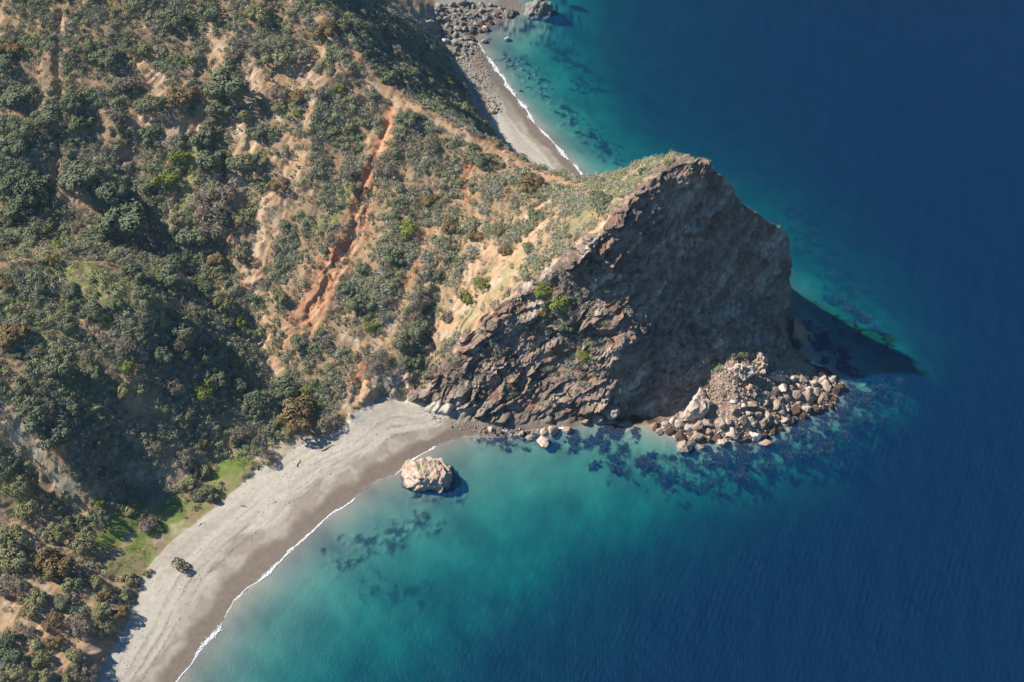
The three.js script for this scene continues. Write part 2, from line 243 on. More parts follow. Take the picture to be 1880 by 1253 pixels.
// ------------------------------------------------------------------ fine relief
const beachAt = (x, z) => sample(beachM, x, z);
const fallX = -0.41, fallZ = 0.91;
function terrH(x, z) {
  let h = baseH(x, z);
  if (x < -190 || x > 190 || z < -190 || z > 165) return h;
  const b = beachAt(x, z), rk = sample(rock, x, z), rb = sample(rubble, x, z), land = sstep(2.4, 6, h) * (1 - b);
  if (h > -0.4 && land < 1) { // bank behind the beach
    h += (0.014 * fbm(x / 1.5, 1, z / 1.5, 2) + 0.05 * fbm(x / 9, 1, z / 9, 2)) * b;
  }
  if (land > 0) {
    const along = x * fallX + z * fallZ, across = x * fallZ - z * fallX, bare = Math.max(sample(red, x, z), sample(tan, x, z));
    if (z < 12 && x < -18) h += land * (1 - rk) * sstep(12, -4, z) * sstep(-18, -34, x) * (1 - sample(path, x, z)) * 3 * (ridged((x + 0.3 * z) / 17 + 0.5 * fbm(x / 30, 2, z / 30, 2), 6, z / 80, 2) - 0.42);
    h += land * (1 - rk) * (1.3 * fbm(x / 26, 0, z / 26, 3) + 0.4 * fbm(x / 5, 2, z / 5, 3));
    h += land * (1 - rk) * (1 - 0.85 * sample(path, x, z)) * (0.3 + 0.5 * bare) * (ridged(across / 2.6 + 1.5 * fbm(x / 9, 3, z / 9, 2), 4, along / 13, 3) - 0.5) * 1.0;
    h += land * 0.16 * fbm(x / 1.1, 7, z / 1.1, 2) * (1 - rk * 0.5);
    h -= sample(carve, x, z);
  }
  if (rb > 0) h += rb * (0.7 * fbm(x / 4, 3, z / 4, 3) + 0.45 * Math.abs(fbm(x / 1.2, 5, z / 1.2, 2)));
  if (h < 0.3) { const rf = sample(reef, x, z); h += rf * (0.5 * Math.max(0, fbm(x / 2.2, 6, z / 2.2, 3)) + 0.15) * sstep(0.2, -0.8, h) + sstep(0, -4, h) * 0.3 * fbm(x / 7, 9, z / 7, 3); }
  return h;
}
// rock: slabs and blocks along dipping beds push the face in and out, clefts between them
const h3 = (a, b, c) => { let n = Math.imul(a, 374761393) + Math.imul(b, 668265263) + Math.imul(c, 1274126177); n = Math.imul(n ^ (n >>> 13), 1274126177); return ((n ^ (n >>> 16)) >>> 0) / 4294967296; };
function cells(x, y, z) { // [value of the nearest cell, how far from its border, offset along it]
  const X = Math.floor(x), Y = Math.floor(y), Z = Math.floor(z); let d1 = 9, d2 = 9, v = 0, oy = 0;
  for (let i = -1; i < 2; i++) for (let j = -1; j < 2; j++) for (let k = -1; k < 2; k++) { const a = X + i, b = Y + j, c = Z + k, py = b + h3(a, b, c + 71), d = (a + h3(a, b, c) - x) ** 2 + (py - y) ** 2 + (c + h3(a + 31, b, c) - z) ** 2; if (d < d1) { d2 = d1; d1 = d; v = h3(a, b + 17, c); oy = y - py; } else if (d < d2) d2 = d; }
  return [v, Math.sqrt(d2) - Math.sqrt(d1), oy];
}
function rockPush(x, y, z) {
  const wx = x + 1.5 * fbm(x / 8, y / 8, z / 8, 3), wy = y + 1.3 * fbm(x / 8 + 9, y / 8, z / 8, 3), s = -0.5 * wx + 0.85 * wy + 0.15 * z, t = 0.85 * wx + 0.5 * wy;
  const calm = sstep(18, 34, x) * (1 - 0.75 * sstep(47, 54, y)), A = cells(t / 8.5, s / 1.9, z / 5), B = cells(t / 3 + 40, s / 0.85, z / 2.4);
  let p = 2.3 * (A[0] - 0.5) - 1.7 * A[2] * (A[0] > 0.25 ? 1 : -0.5) - 0.9 * (1 - sstep(0, 0.14, A[1]));
  p += 0.9 * (B[0] - 0.5) - 0.5 * B[2] - 0.35 * (1 - sstep(0, 0.16, B[1]));
  p *= (1 - 0.9 * calm) * clamp(0.8 + 1.5 * fbm(x / 9 + 5, y / 9, z / 9, 2), 0.3, 1.35);
  return p + (1.4 - 0.95 * calm) * fbm(x / 10, y / 10, z / 10, 3) + (0.4 - 0.24 * calm) * fbm(x / 1.1, y / 1.1, z / 1.1, 3) + calm * (0.3 * (ridged(x / 5.5, y / 18, z / 6, 2) - 0.4) + 0.62 * fbm(x / 1.9, y / 1.9, z / 1.9, 4, 0.6) - 0.9 * sstep(0.58, 0.78, ridged(t / 6 + 3, s / 2.4, z / 6, 3)));
}

// ------------------------------------------------------------------ ground mesh, cut into seabed, beaches, hillside, headland
const hex = (h) => C(h).toArray();
const SOIL = { tan: hex(0xc8a27c), red: hex(0xbd8462), pale: hex(0xcdbb9e), brown: hex(0xa68a6a), litter: hex(0x96866c), dry: hex(0x9a9168), lush: hex(0x7a8c46), grass: hex(0x8a9152), sand: hex(0xc2b7a4), shingle: hex(0xb2a794), wet: hex(0x7d6e5e), mid: hex(0xa69883), wrack: hex(0x5d5850), rockA: hex(0xcfb097), rockB: hex(0xaf9685), rockC: hex(0xdfcdb6), rockD: hex(0x756763), rust: hex(0xa07050), bed: hex(0xa3987c), weed: hex(0x362a20), rub: hex(0xc4ab96), algae: hex(0x3a2a22), slate: hex(0x8f8c78), lichen: hex(0x7d7a5e) };
const mixc = (a, b, t) => [lerp(a[0], b[0], t), lerp(a[1], b[1], t), lerp(a[2], b[2], t)], mulc = (a, k) => [a[0] * k, a[1] * k, a[2] * k];
const shoreD = (x, z, L) => segDist(x, z, L)[0];
function groundColor(x, y, z) {
  const n1 = fbm(x / 6, 11, z / 6, 4), nf = fbm(x / 0.9, y / 0.9, z / 0.9, 2), b = beachAt(x, z), rk = sample(rock, x, z), rb = sample(rubble, x, z);
  let c;
  if (y < 0.02 && b < 0.5 || y < -0.1) {
    const rf = sample(reef, x, z) * sstep(-0.12, 0.35, fbm(x / 3.2, 4.4, z / 3.2, 5, 0.65) + 0.08);
    c = mulc(SOIL.bed, 0.95 + 0.3 * fbm(x / 11, 5, z / 11, 4) + 0.35 * fbm((x + z) / 40, 2, (x - z) / 18, 3));
    c = mixc(c, SOIL.weed, clamp(rf * 0.96));
    return c;
  }
  if (b > 0.5) { // shingle above, drift lines, damp and wet sand below
    const far = z < -50, dw = shoreD(x, z, far ? farWater : waterL), db = shoreD(x, z, far ? farBack : backL), f = dw / (dw + db + 0.01) + 0.035 * fbm(x / 14, 0, z / 14, 3);
    const al = far ? 0.52 * x + 0.85 * z : -0.63 * x + 0.77 * z, streak = fbm(f * 9, al / 22, far ? 3 : 6, 4, 0.6); c = mixc(SOIL.sand, SOIL.shingle, sstep(-0.3, 0.4, streak + 0.25 * fbm(x / 0.7, 3, z / 0.7, 2)));
    const damp = 1 - sstep(0.38, 0.46, f + 0.16 * fbm(f * 5, al / 12, 4, 3)), wet = 1 - sstep(0.17, 0.29, f + 0.10 * fbm(x / 8, 6, z / 8, 3)), pools = sstep(0.1, 0.2, fbm(x / 4, 1.5, z / 4, 3)) * damp;
    c = mixc(c, mixc(SOIL.mid, SOIL.wet, 0.35), damp * 0.9); c = mixc(c, SOIL.sand, pools * 0.35 * (1 - wet)); c = mixc(c, SOIL.wet, wet * 0.95);
    for (const [k, wd] of [[0.55, 0.022], [0.68, 0.012], [0.43, 0.014]]) { const d = Math.abs(f + 0.012 * fbm(x / 2.5, 3, z / 2.5, 3) - k - 0.02 * fbm(x / 20 + k * 9, 5, z / 20, 2)); c = mixc(c, SOIL.wrack, 0.38 * (1 - sstep(wd * 0.3, wd, d)) * sstep(-0.5, 0.15, fbm(x / 8, 9 + k, z / 8, 3))); }
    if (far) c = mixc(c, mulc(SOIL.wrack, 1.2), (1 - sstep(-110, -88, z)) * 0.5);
    return mulc(c, 1 + 0.16 * nf);
  }
  const tn = sample(tan, x, z), rd = sample(red, x, z), pl = sample(pale, x, z), gr = sample(grass, x, z), lu = sample(lush, x, z);
  c = mixc(SOIL.brown, SOIL.tan, clamp(0.45 + 0.9 * n1)); c = mixc(c, SOIL.litter, clamp(0.35 + fbm(x / 2, 3, z / 2, 3)));
  c = mixc(c, mixc(SOIL.tan, SOIL.pale, clamp(0.2 + fbm(x / 4, 5, z / 4, 3))), tn); c = mixc(c, mixc(SOIL.red, SOIL.tan, clamp(0.4 + 1.2 * fbm(x / 3, 8, z / 3, 3))), rd); c = mixc(c, SOIL.pale, pl);
  c = mixc(c, mixc(SOIL.grass, SOIL.dry, clamp(0.5 + fbm(x / 3, 1, z / 3, 3))), Math.max(gr * 0.85, sample(openM, x, z) * clamp(0.55 + 1.5 * fbm(x / 4, 77, z / 4, 3)))); c = mixc(c, mixc(SOIL.lush, SOIL.grass, clamp(0.3 + fbm(x / 2, 6, z / 2, 2))), lu);
  if (rk > 0 || rb > 0) {
    const s = -0.55 * x + 0.82 * y + 0.15 * z, k = fbm(s / 1.6, x / 12, y / 12, 3), v = fbm(x / 8, y / 8, z / 8, 3);
    let r = mixc(SOIL.rockB, SOIL.rockA, clamp(0.5 + 0.9 * k)); r = mixc(r, SOIL.rockC, sstep(0.15, 0.5, k + 0.5 * v)); r = mixc(r, SOIL.rust, sstep(0.12, 0.45, fbm(x / 5 + 3, y / 5, z / 5, 3)) * 0.6); r = mixc(r, SOIL.rockD, sstep(0.1, 0.4, fbm(x / 10, y / 10 + 7, z / 10, 3)) * 0.5);
    if (x < -28) r = mixc(SOIL.slate, mixc(SOIL.pale, SOIL.tan, clamp(0.3 + v)), clamp(0.5 + 1.4 * fbm(x / 1.2 + z / 2.5, y / 5, z / 4, 3)));
    r = mulc(r, 1 + 0.3 * fbm(x / 2.6, y / 2.6, z / 2.6, 4) + 0.3 * fbm(x / 0.9, y / 0.9, z / 0.9 + 5, 2)); r = mixc(mulc(r, 1.1), SOIL.rockD, 0.4 * sstep(0.6, 0.78, ridged(x / 3.1, y / 2.2, z / 3.1, 3))); r = mixc(r, SOIL.lichen, 0.3 * sstep(0.18, 0.42, fbm(x / 3.4 + 20, y / 3.4, z / 3.4, 4, 0.6)));
    c = mixc(c, r, rk); c = mixc(c, mixc(SOIL.rub, SOIL.tan, clamp(0.3 + v)), rb);
    if (y < 1.6) c = mixc(c, SOIL.algae, (1 - sstep(0.3, 1.3, y + 0.6 * v)) * Math.max(rk, rb) * 0.9);   // weed on the tidal rocks
  }
  return mulc(c, 1 + 0.18 * nf + 0.1 * fbm(x / 2.2, y, z / 2.2, 2));
}
function grade(a, b, mid, out0, out1) { // lines of the grid: mid = [[from, to, step], ...], growing beyond
  const v = []; for (const [f, t, s] of mid) for (let x = f; x < t - 1e-6; x += s) v.push(x);
  let s = 0.6, x = v[v.length - 1]; while (x < b) { s *= 1.13; x += s; v.push(Math.min(x, b)); }
  s = 0.6; x = v[0]; while (x > a) { s *= 1.13; x -= s; v.unshift(Math.max(x, a)); }
  return [out0, ...v, out1];
}
const xs = grade(-255, 255, [[-138, -20, 0.42], [-20, 82, 0.3], [82, 92, 0.5]], -3000, 3000), zs = grade(-235, 175, [[-128, -14, 0.44], [-14, 31, 0.22], [31, 104, 0.42]], -3000, 3000);
const NX = xs.length, NZ = zs.length, gp = new Float32Array(NX * NZ * 3), gc = new Float32Array(NX * NZ * 3), gu = new Float32Array(NX * NZ * 2);
for (let j = 0; j < NZ; j++) for (let i = 0; i < NX; i++) {
  const o = j * NX + i; let x = xs[i], z = zs[j], y = terrH(x, z);
  const rk = sample(rock, x, z);
  if (rk > 0.02 && y > -0.5) {
    const e = 0.9; let dx = -(baseH(x + e, z) - baseH(x - e, z)) / (2 * e), dz = -(baseH(x, z + e) - baseH(x, z - e)) / (2 * e); const l = Math.hypot(dx, 1, dz);
    const push = (x < -28 ? 0.16 : 1) * rk * rockPush(x, y, z) * sstep(-0.5, 2, y) * clamp(Math.hypot(dx, dz) / 0.9, 0.25, 1); x += dx / l * push; z += dz / l * push; y += 0.55 / l * push;
  }
  gp.set([x, y, z], o * 3); gu.set([x / 6, (z + y) / 6], o * 2); gc.set(groundColor(x, y, z), o * 3);
}
const groundGeo = new THREE.BufferGeometry();
{
  const idx = { seabed: [], beach: [], far_beach: [], headland: [], hillside: [] };
  for (let j = 1; j < NZ; j++) for (let i = 1; i < NX; i++) {
    const a = j * NX + i, b = a - 1, c = a - NX, d = c - 1, x = gp[d * 3], y = gp[d * 3 + 1], z = gp[d * 3 + 2];
    const kind = beachAt(x, z) > 0.5 && y > -0.15 ? (z < -45 ? 'far_beach' : 'beach') : y < 0 ? 'seabed' : sample(rock, x, z) > 0.5 && x > -26 && z > -60 || sample(rubble, x, z) > 0.3 ? 'headland' : 'hillside';
    idx[kind].push(d, b, c, b, a, c);
  }
  groundGeo.setAttribute('position', new THREE.BufferAttribute(gp, 3)); groundGeo.setIndex([].concat(...Object.values(idx).map((v) => Array.from(v)))); groundGeo.computeVertexNormals();
  const N = 512, data = new Uint8Array(N * N * 4);
  for (let j = 0; j < N; j++) for (let i = 0; i < N; i++) { // seamless: noise on a torus, two scales
    const a = i / N * Math.PI * 2, b = j / N * Math.PI * 2, X = Math.cos(a), Y = Math.sin(a), Z = Math.cos(b), W = Math.sin(b);
    const v = 0.5 + 0.35 * fbm(X * 5 + Z * 1.7, Y * 5 + W * 2.3, Z * 5 - W * 5 + X, 4) + 0.2 * n3(X * 26 + W * 9, Y * 26 - Z * 11, Z * 24 + W * 22); data.set([v * 255, v * 255, v * 255, 255].map((q) => clamp(q, 0, 255)), (j * N + i) * 4);
  }
  const bump = new THREE.DataTexture(data, N, N); bump.wrapS = bump.wrapT = THREE.RepeatWrapping; bump.magFilter = THREE.LinearFilter; bump.needsUpdate = true;
  const mats = { hillside: 0.18, headland: 0.68, beach: 0.05, far_beach: 0.08, seabed: 0.08 };
  for (const [name, list] of Object.entries(idx)) {
    const remap = new Map(), P = [], Nn = [], Cc = [], U = [], I = [], nn = groundGeo.attributes.normal.array;
    for (const v of list) { let k = remap.get(v); if (k === undefined) { k = remap.size; remap.set(v, k); P.push(gp[v * 3], gp[v * 3 + 1], gp[v * 3 + 2]); Nn.push(nn[v * 3], nn[v * 3 + 1], nn[v * 3 + 2]); Cc.push(gc[v * 3], gc[v * 3 + 1], gc[v * 3 + 2]); U.push(gu[v * 2], gu[v * 2 + 1]); } I.push(k); }
    const g = new THREE.BufferGeometry();
    g.setAttribute('position', new THREE.Float32BufferAttribute(P, 3)); if (name !== 'headland') g.setAttribute('normal', new THREE.Float32BufferAttribute(Nn, 3)); g.setAttribute('color', new THREE.Float32BufferAttribute(Cc, 3)); g.setAttribute('uv', new THREE.Float32BufferAttribute(U, 2)); g.setIndex(I);
    const m = new THREE.Mesh(g, name.includes('beach') ? new THREE.MeshStandardMaterial({ name, vertexColors: true, roughness: 0.85, bumpMap: bump, bumpScale: mats[name] }) : new THREE.MeshLambertMaterial({ name, vertexColors: true, bumpMap: bump, bumpScale: mats[name] }));
    m.userData.kind = 'structure'; put(m, name);
  }
}
// height of the ground as built (rock faces included): lookup through the grid
function cellOf(arr, v) { let a = 0, b = arr.length - 2; while (a < b) { const m = (a + b + 1) >> 1; if (arr[m] <= v) a = m; else b = m - 1; } return a; }
function groundAt(x, z) { const i = cellOf(xs, x), j = cellOf(zs, z), fx = (x - xs[i]) / (xs[i + 1] - xs[i]), fz = (z - zs[j]) / (zs[j + 1] - zs[j]), o = j * NX + i, Y = (k) => gp[k * 3 + 1]; return lerp(lerp(Y(o), Y(o + 1), fx), lerp(Y(o + NX), Y(o + NX + 1), fx), fz); }
const spot = (px, py) => hit(px, py, groundAt);
console.log('ground', NX, NZ);

// ------------------------------------------------------------------ sea
{
  const N = 1024, data = new Uint8Array(N * N * 4), buf = new Float32Array(N * N), r = rng(5);
  const waves = Array.from({ length: 46 }, () => { const k = 3 + Math.floor(r() ** 1.6 * 60), a = 0.35 + (r() - 0.5) * 1.9; return [Math.round(k * Math.cos(a)), Math.round(k * Math.sin(a)), r() * 6.28, 1 / (k ** 0.75 + 2)]; });
  for (const [u, v, p, A] of waves) for (let j = 0; j < N; j++) for (let i = 0; i < N; i++) buf[j * N + i] += A * Math.sin((u * i + v * j) / N * Math.PI * 2 + p);
  let lo = 1e9, hi = -1e9; for (const v of buf) { lo = Math.min(lo, v); hi = Math.max(hi, v); }
  for (let k = 0; k < N * N; k++) { const v = (buf[k] - lo) / (hi - lo) * 255; data.set([v, v, v, 255], k * 4); }
  const wb = new THREE.DataTexture(data, N, N); wb.wrapS = wb.wrapT = THREE.RepeatWrapping; wb.magFilter = THREE.LinearFilter; wb.repeat.set(6000 / 45, 6000 / 45); wb.needsUpdate = true;
  const m = new THREE.MeshPhysicalMaterial({ name: 'sea water', color: new THREE.Color(0.003, 0.15, 0.46), roughness: 0.5, ior: 1.33, transparent: true, opacity: 0.125, thickness: 1, attenuationColor: new THREE.Color(0.7, 0.927, 0.925), attenuationDistance: 1, bumpMap: wb, bumpScale: 0.5 });
  const w = new THREE.Mesh(new THREE.BoxGeometry(6000, 80, 6000), m); w.position.y = -40; w.userData.kind = 'structure'; put(w, 'sea');
}
// ------------------------------------------------------------------ rocks
function rockGeo(seed, detail, { beds = 0.25, cuts = 9, squash = [1, 0.75, 0.85], rough = 0.14 } = {}) { // a block: sphere cut by planes, then roughened
  const r = rng(seed), g = new THREE.IcosahedronGeometry(1, detail), p = g.attributes.position, planes = Array.from({ length: cuts }, () => { const v = new THREE.Vector3(r() - 0.5, (r() - 0.45), r() - 0.5).normalize(); return [v, 0.42 + r() * 0.36]; }), v = new THREE.Vector3();
  for (let i = 0; i < p.count; i++) {
    v.fromBufferAttribute(p, i); const d = v.clone();
    let k = 1; for (const [n, q] of planes) { const c = d.dot(n); if (c > 0.02) k = Math.min(k, q / c); }
    k *= 1 + rough * fbm(d.x * 2.2 + seed, d.y * 2.2, d.z * 2.2, 4); const s = d.y * 0.9 + d.x * 0.4; k *= 1 + beds * 0.12 * Math.sin(s * 13 + 3 * n3(d.x * 2, d.y * 2, seed));
    v.multiplyScalar(k); p.setXYZ(i, v.x * squash[0], v.y * squash[1], v.z * squash[2]);
  }
  g.computeVertexNormals();
  const c = new Float32Array(p.count * 3);
  for (let i = 0; i < p.count; i++) { const t = 0.86 + 0.3 * fbm(p.getX(i) * 3 + seed, p.getY(i) * 3, p.getZ(i) * 3, 3); c.set([t * 1.02, t, t * 0.96], i * 3); }
  g.setAttribute('color', new THREE.BufferAttribute(c, 3));
  return g;
}
const rockMats = [0xc2ab97, 0xae9884, 0xcbb7a4, 0xa08c7a, 0xd6ccc0, 0x9a887e, 0x5c463a, 0x8f8c83, 0x77746c, 0xa5a196].map((h, i) => new THREE.MeshStandardMaterial({ name: 'boulder stone ' + i, color: C(h), vertexColors: true, roughness: 0.95 }));
const boulderGeos = Array.from({ length: 14 }, (_, i) => rockGeo(40 + i * 3.7, 3, { cuts: 8 + i % 5, squash: [1, 0.62 + 0.07 * (i % 4), 0.8 + 0.06 * (i % 3)] }));
const rb = rng(77);
const pxPerM = (p) => FPX / ((ALT - p[1]) * sinP + (CZ - p[2]) * cosP);
function boulder(x, y, z, r, mat, label, group, name = 'boulder') {
  const m = new THREE.Mesh(boulderGeos[Math.floor(rb() * boulderGeos.length)], mat); m.position.set(x, y + r * 0.25, z); m.rotation.set((rb() - 0.5) * 0.7, rb() * 6.28, (rb() - 0.5) * 0.7); m.scale.setScalar(r);
  return tag(put(m, name), label, name.includes('stone') ? 'stone' : 'boulder', group);
}
const ROCKCOL = ['tan', 'brown', 'cream', 'dull brown', 'whitish', 'purplish grey', 'weed darkened', 'grey', 'dark grey', 'pale grey'];
for (const [px, py, d, label, mi] of [
  [1254, 813, 34, 'round brown boulder awash at the left front of the rubble point', 1], [1325, 808, 25, 'boulder standing in shallow water at the middle front of the rubble point', 2], [1404, 809, 28, 'boulder standing in shallow water at the right front of the rubble point', 1], [1285, 818, 15, 'small low rock awash between two front boulders of the rubble point', 3],
  [1210, 789, 17, 'boulder at the left end of the rubble shore', 1], [1436, 709, 26, 'chalk white block in the rubble under the cliff', 4], [1485, 724, 24, 'big rounded block on the right of the rubble pile', 1], [1509, 694, 20, 'flat topped boulder near the tip of the rubble point', 2], [1526, 697, 15, 'outermost pale boulder at the tip of the rubble point', 2],
  [1404, 767, 28, 'broad flat slab at the lower middle of the rubble', 3], [1295, 770, 28, 'tan angular block below the pale leaning crag', 0], [1377, 770, 21, 'tan block above the middle front boulder', 0], [1434, 746, 25, 'brown cracked block at the centre right of the rubble', 1], [1513, 726, 18, 'long low boulder on the right edge of the rubble', 3], [1533, 746, 15, 'wave washed boulder at the right water edge of the rubble', 3], [1261, 762, 24, 'dusty boulder at the left of the rubble pile', 0], [1445, 763, 23, 'round boulder at the lower right of the rubble', 1],
  [1125, 753, 32, 'tall split rock at the foot of the shadowed cliff', 0], [1097, 763, 27, 'tan wedge rock at the water edge under the shadowed cliff', 1], [1074, 772, 18, 'low rock at the water edge left of the wedge rock', 1],
  [995, 808, 30, 'pale boulder at the seaward end of the short rock spit', 2], [972, 800, 19, 'middle boulder of the short rock spit beside the beach', 1], [957, 794, 16, 'small boulder at the landward end of the short rock spit', 1], [1015, 790, 24, 'square boulder behind the short rock spit', 0], [998, 790, 18, 'boulder on the cliff side of the short rock spit', 2], [1041, 786, 19, 'lone rock in the water right of the short rock spit', 3],
  [1034, 0, 24, 'dark rock in the far bay beside the huge rounded boulder', 8], [930, 71, 12, 'small brown rock awash in the far bay', 0], [888, 74, 12, 'brown rock at the water edge of the far beach', 0], [890, 52, 14, 'pinkish rock at the foot of the far boulder field', 2], [954, 165, 8, 'tiny rock awash beside the far surf line', 3], [905, 204, 13, 'lone boulder on the far beach at the shadow edge', 3], [838, 76, 24, 'long pale slab at the head of the far beach', 9], [817, 74, 13, 'white boulder at the head of the far beach', 4], [935, 20, 24, 'grey block at the seaward edge of the far boulder field', 7],
]) { const p = spot(px, py + d * 0.25), m = pxPerM(p), r = d / m / 2 * 1.12; boulder(p[0], Math.max(p[1], -0.6), p[2], r, rockMats[mi], label); }
{ const g = rockGeo(9.1, 14, { cuts: 3, squash: [1, 0.8, 0.9], rough: 0.2, beds: 0.1 }), p = at(988, 20, 0), m = new THREE.Mesh(g, rockMats[7]); m.scale.setScalar(5.2); m.position.set(p[0], 0.4, p[2]); m.rotation.y = 1.2; tag(put(m, 'round_boulder'), 'huge rounded grey boulder standing in the far bay', 'boulder'); }
// the leaning crag that rises from the rubble
{ const g = rockGeo(3.3, 5, { cuts: 7, squash: [1, 1.15, 0.8], beds: 0.5, rough: 0.2 }), p = spot(1283, 752), m = new THREE.Mesh(g, rockMats[2]); m.scale.setScalar(4.6); m.position.set(p[0], p[1] + 1.3, p[2] - 1); m.rotation.set(0.1, 0.6, -0.35); tag(put(m, 'leaning_crag'), 'pale pinkish crag leaning out of the left of the rubble', 'crag'); }
for (const [px, py, r, seed, turn, label] of [[1358, 690, 3.3, 5.7, 0.4, 'jagged tan crag standing highest on the lit talus slope'], [1398, 672, 3, 8.2, 1.3, 'jagged pinkish crag right of the highest talus crag'], [1428, 694, 2.3, 2.9, 2.4, 'small jagged crag above the white block in the rubble'], [1380, 722, 2, 6.6, 0.9, 'low broken crag in the middle of the talus slope']]) { const g = rockGeo(seed, 9, { cuts: 11, squash: [0.9, 1.25, 0.75], beds: 0.8, rough: 0.45 }), p = spot(px, py), m = new THREE.Mesh(g, rockMats[seed > 6 ? 0 : 2]); m.scale.setScalar(r); m.position.set(p[0], p[1] + r * 0.3, p[2]); m.rotation.set(0.15, turn, -0.25); tag(put(m, 'talus_crag'), label, 'crag'); }
// boulders of the pile and of the far field, many and alike
function scatterBoulders(n, poly, rmin, rmax, label, group, pow = 2.4, taken = []) {
  const x0 = Math.min(...poly.map((p) => p[0])), x1 = Math.max(...poly.map((p) => p[0])), z0 = Math.min(...poly.map((p) => p[1])), z1 = Math.max(...poly.map((p) => p[1]));
  for (let k = 0, tries = 0; k < n && tries < n * 60; tries++) {
    const x = lerp(x0, x1, rb()), z = lerp(z0, z1, rb()), r = lerp(rmax, rmin, (k / n) ** (1 / pow)); if (!inPoly(x, z, poly)) continue;
    if (taken.some((t) => Math.hypot(t[0] - x, t[1] - z) < (t[2] + r) * 0.72)) continue; taken.push([x, z, r]);
    const y = groundAt(x, z); if (y < -0.8) continue;
    const size = r > lerp(rmin, rmax, 0.6) ? 'large' : r > lerp(rmin, rmax, 0.25) ? 'middling' : 'small', mi = y < 0.35 ? 6 : z < -50 ? 7 + Math.floor(rb() * 3) : Math.floor(rb() * 6), u = (x - x0) / (x1 - x0), w = (z - z0) / (z1 - z0), where = (u < 0.33 ? 'left' : u > 0.67 ? 'right' : 'middle') + (w < 0.5 ? ' back' : ' front'); boulder(x, y, z, r, rockMats[mi], `${size} ${ROCKCOL[mi]} ${label}, ${where}`, group); k++;
  }
}
const P2 = (l) => l.map((p) => { const q = spot(...p); return [q[0], q[2]]; });
scatterBoulders(190, P2([[1200, 785], [1260, 760], [1330, 770], [1400, 730], [1440, 700], [1490, 690], [1530, 690], [1545, 715], [1530, 745], [1460, 775], [1400, 805], [1330, 812], [1240, 805]]), 0.45, 2.4, 'boulder in the heap at the rubble point', 'boulders of the rubble point');
scatterBoulders(30, P2([[1330, 720], [1370, 650], [1420, 650], [1470, 690], [1430, 740], [1350, 760]]), 0.5, 1.2, 'rock strewn on the lit slope above the rubble', 'rocks on the talus slope');
scatterBoulders(85, P2([[795, 5], [870, 2], [960, 20], [905, 45], [872, 68], [868, 100], [840, 110], [815, 70]]), 0.7, 2.1, 'boulder in the field heading the far beach', 'boulders of the far boulder field');
scatterBoulders(26, P2([[850, 120], [875, 130], [915, 200], [900, 215], [870, 170]]), 0.35, 0.8, 'stone strewn on the far beach', 'stones on the far beach');
scatterBoulders(22, P2([[880, 785], [960, 790], [1000, 805], [960, 812], [890, 800]]), 0.4, 0.9, 'weedy rock on the wet sand by the cliff foot', 'rocks by the cliff foot');
scatterBoulders(14, P2([[460, 590], [478, 590], [485, 640], [470, 650], [400, 575]]), 0.4, 0.85, 'stone in the dry stream bed', 'stones of the stream bed', 2, []);
{ // stones too small to count
  const geos = boulderGeos.slice(0, 3).map((g) => rockGeo(7 + g.id % 7, 1, { cuts: 6 }));
  const zones = [[P2([[1205, 785], [1262, 745], [1345, 650], [1420, 650], [1490, 685], [1545, 700], [1535, 745], [1460, 775], [1400, 808], [1330, 815], [1240, 808]]), 5200, 0.12, 0.5, 'rubble_stones', 'loose tan stones filling the rubble point'], [P2([[795, 5], [870, 2], [960, 20], [905, 45], [875, 70], [900, 140], [925, 200], [900, 230], [840, 130]]), 2600, 0.12, 0.45, 'cobbles', 'grey cobbles spread over the head of the far beach'], [P2([[760, 740], [800, 765], [900, 783], [990, 790], [940, 805], [880, 800], [800, 775]]), 260, 0.1, 0.35, 'cliff_foot_stones', 'small stones lying on the sand at the cliff foot']];
  for (const [poly, n, a, b, name, label] of zones) {
    const im = new THREE.InstancedMesh(geos[name.length % 3], new THREE.MeshStandardMaterial({ name, vertexColors: true, roughness: 1 }), n), M = new THREE.Matrix4(), q = new THREE.Quaternion(), e = new THREE.Euler(), pal = [0xc4ae9a, 0xb29d89, 0xcfc0af, 0x9c8a79, 0xaa998a].map(C);
    const x0 = Math.min(...poly.map((p) => p[0])), x1 = Math.max(...poly.map((p) => p[0])), z0 = Math.min(...poly.map((p) => p[1])), z1 = Math.max(...poly.map((p) => p[1])); let k = 0;
    for (let t = 0; t < n * 30 && k < n; t++) { const x = lerp(x0, x1, rb()), z = lerp(z0, z1, rb()); if (!inPoly(x, z, poly)) continue; const y = groundAt(x, z), r = a + (b - a) * rb() ** 3; if (y < -0.3) continue; M.compose(new THREE.Vector3(x, y + r * 0.2, z), q.setFromEuler(e.set(rb() * 6, rb() * 6, rb() * 6)), new THREE.Vector3(r, r, r)); im.setMatrixAt(k, M); im.setColorAt(k, pal[Math.floor(rb() * 5)]); k++; }
    im.count = k; im.userData = { kind: 'stuff', label, category: 'stones' }; put(im, name);
  }
}
